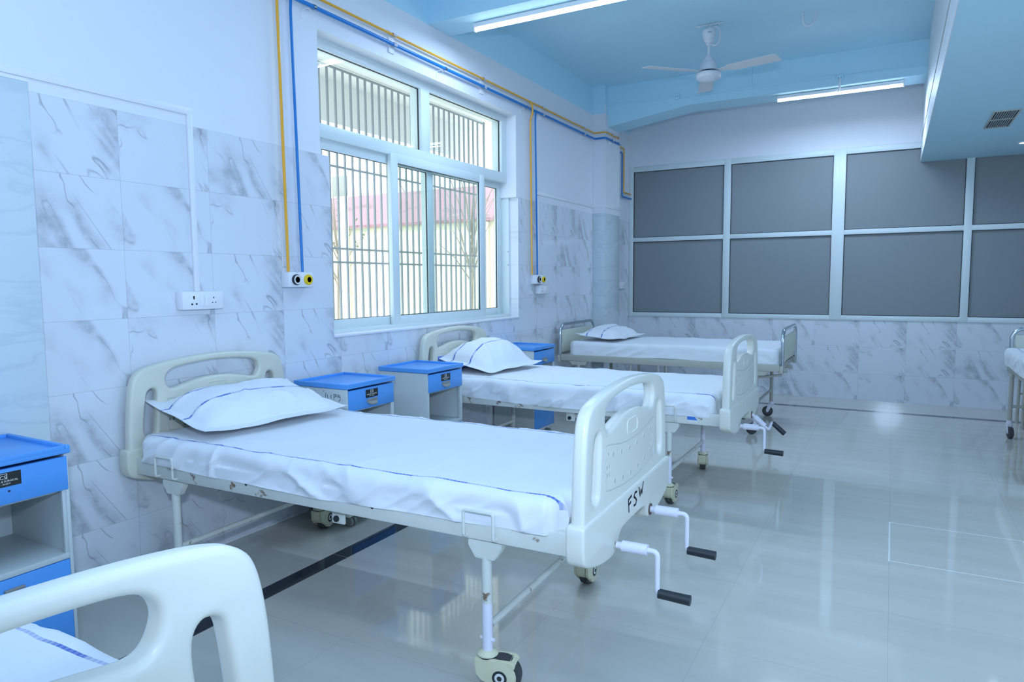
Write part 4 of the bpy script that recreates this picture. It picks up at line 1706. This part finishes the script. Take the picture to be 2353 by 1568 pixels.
def steel_bed(label, loc, rz):
    t = thing('hospital_bed', label, 'bed', loc, rz)
    HX, hy = 1.03, .465
    zr0, zr1 = .560, .622
    bm = bmesh.new()
    for s_ in (-1, 1):
        bm_box(bm, -HX, HX, min(s_ * (hy - .03), s_ * hy), max(s_ * (hy - .03), s_ * hy), zr0, zr1, .003)
        for lx in (-.84, .84):
            bm_prism(bm, [(lx - .10, zr0 - .001), (lx + .10, zr0 - .001), (lx + .07, zr0 - .04), (lx - .07, zr0 - .04)], s_ * (hy - .015) - .012, s_ * (hy - .015) + .012, .002)
    for x in (-HX + .02, HX - .02, -.3, .35):
        bm_box(bm, x - .02, x + .02, -hy + .03, hy - .03, zr0, zr0 + .045, .003)
    bm_box(bm, -HX + .03, HX - .03, -hy + .03, hy - .03, zr1 - .012, zr1 - .002)
    obj('frame', bm, 'frame_grey', t)
    for e in (-1, 1):
        x = e * (HX + .018)
        bm = bmesh.new()
        bm_tube(bm, fillet([(x, -hy + .025, zr0 - .01), (x, -hy + .025, .918), (x, hy - .025, .918), (x, hy - .025, zr0 - .01)], .11, 10), .0155, 14)
        h = obj('headboard' if e < 0 else 'footboard', bm, 'chrome', t)
        bm = bmesh.new()
        bm_box(bm, x - .006, x + .006, -hy + .05, hy - .05, .635, .862, .005)
        obj('end_board', bm, 'cream_panel', h)
        for s_ in (-1, 1):
            bm = bmesh.new()
            bm_box(bm, x - .012, x + .012, s_ * (hy - .046) - .012, s_ * (hy - .046) + .012, .73, .77, .002)
            obj('clamp', bm, 'frame_grey', h)
            bm = bmesh.new()
            bm_box(bm, x - .022, x + .012, s_ * (hy - .025) - .02, s_ * (hy - .025) + .02, zr0 - .015, zr0 + .05, .003)
            obj('post_socket', bm, 'frame_grey', h)
    k = 0
    for lx in (-.84, .84):
        for s_ in (-1, 1):
            bm = bmesh.new()
            y = s_ * (hy - .015)
            bm_tube(bm, [(lx, y, zr0 - .03), (lx, y, .14)], .0165, 14)
            lg = obj('leg', bm, 'frame_grey', t)
            bm = bmesh.new()
            fork_caster(bm, (lx, y, 0), (2.6, .9, -2.4, 3.3)[k])
            obj('caster', bm, ['frame_white', 'rubber'], lg)
            k += 1
        bm = bmesh.new()
        bm_tube(bm, [(lx, -hy + .015, .27), (lx, hy - .015, .27)], .012, 12)
        obj('cross_brace', bm, 'frame_grey', t)
    bm = bmesh.new()
    for y in (-.18, .18):
        bm_tube(bm, [(.2, y, .545), (HX + .02, y, .535)], .011, 10)
        bm_box(bm, HX - .05, HX + .03, y - .015, y + .015, .52, .55, .003)
    bm_tube(bm, [(.84, -hy + .015, .50), (HX - .02, -.2, .50)], .012, 10)
    obj('crank_rod', bm, 'frame_grey', t)
    return t


SB = steel_bed('chrome-ended grey steel bed in the far left corner below the frosted windows', (1.135, 6.685, 0), 0.0)
bR = dup(SB, (4.345, 6.21, 0), PI / 2, 'chrome-ended steel bed mostly out of frame at the right edge')
mattress('plain sheeted mattress on the steel bed in the far left corner', (1.175, 6.70, 0), 0, .985, .462, .622, .752, 'sheet_far', 12, wr=.007, hem=.010, slump=.0, n=380)
mR = mattress('sheeted mattress hanging past its bed at the right edge', (4.335, 6.235, 0), PI / 2, .985, .478, .622, .752, 'sheet', 20, wr=.010, hem=.02, n=380)
pillow('white pillow with two blue lines on the far corner steel bed', (0.47, 6.66, .800), (0.0, math.radians(5), math.radians(-3)), .225, .39, .12, 8)

# small stool behind the right-hand bed and a plastic chair behind the far bed
s = thing('stool', 'steel-legged stool half hidden behind the right-edge bed', 'stool', (4.20, 7.64, 0))
bm = bmesh.new()
bm_box(bm, -.17, .17, -.17, .17, .47, .50, .012)
obj('seat', bm, 'brown', s)
for sx in (-1, 1):
    for sy in (-1, 1):
        bm = bmesh.new()
        bm_tube(bm, [(sx * .15, sy * .15, .47), (sx * .155, sy * .155, .0)], .0125, 12)
        bm_lathe(bm, [(.016, .0), (.016, .03)], (sx * .155, sy * .155, 0), 'z', 12)
        obj('leg', bm, 'frame_grey', s)
bm = bmesh.new()
bm_tube(bm, [(-.152, -.152, .28), (.152, -.152, .28)], .009, 10)
bm_tube(bm, [(-.152, .152, .28), (.152, .152, .28)], .009, 10)
obj('stretcher', bm, 'frame_grey', s)

c = thing('plastic_chair', 'cream plastic chair whose curved back peeks over the far corner bed', 'chair', (0.445, 7.98, 0))
bm = bmesh.new()
out = spline(mirror([(0, .652), (.06, .645), (.12, .618), (.17, .58), (.185, .50), (.18, .40), (.08, .39), (0, .39)]), 4)
sl = spline(mirror([(0, .634), (.04, .630), (.075, .612), (.04, .604), (0, .606)]), 4)
plate_bm(bm, [out, sl], .010, .006, Matrix(((1, 0, 0, 0), (0, 0, 1, .21), (0, 1, 0, 0), (0, 0, 0, 1))))
obj('backrest', bm, 'abs', c)
bm = bmesh.new()
bm_box(bm, -.19, .19, -.17, .20, .36, .385, .01)
obj('seat', bm, 'abs', c)
for sx in (-1, 1):
    for sy in (-1, 1):
        bm = bmesh.new()
        bm_tube(bm, [(sx * .165, sy * .155, .36), (sx * .18, sy * .17, 0)], [.018, .013], 12)
        obj('leg', bm, 'abs', c)
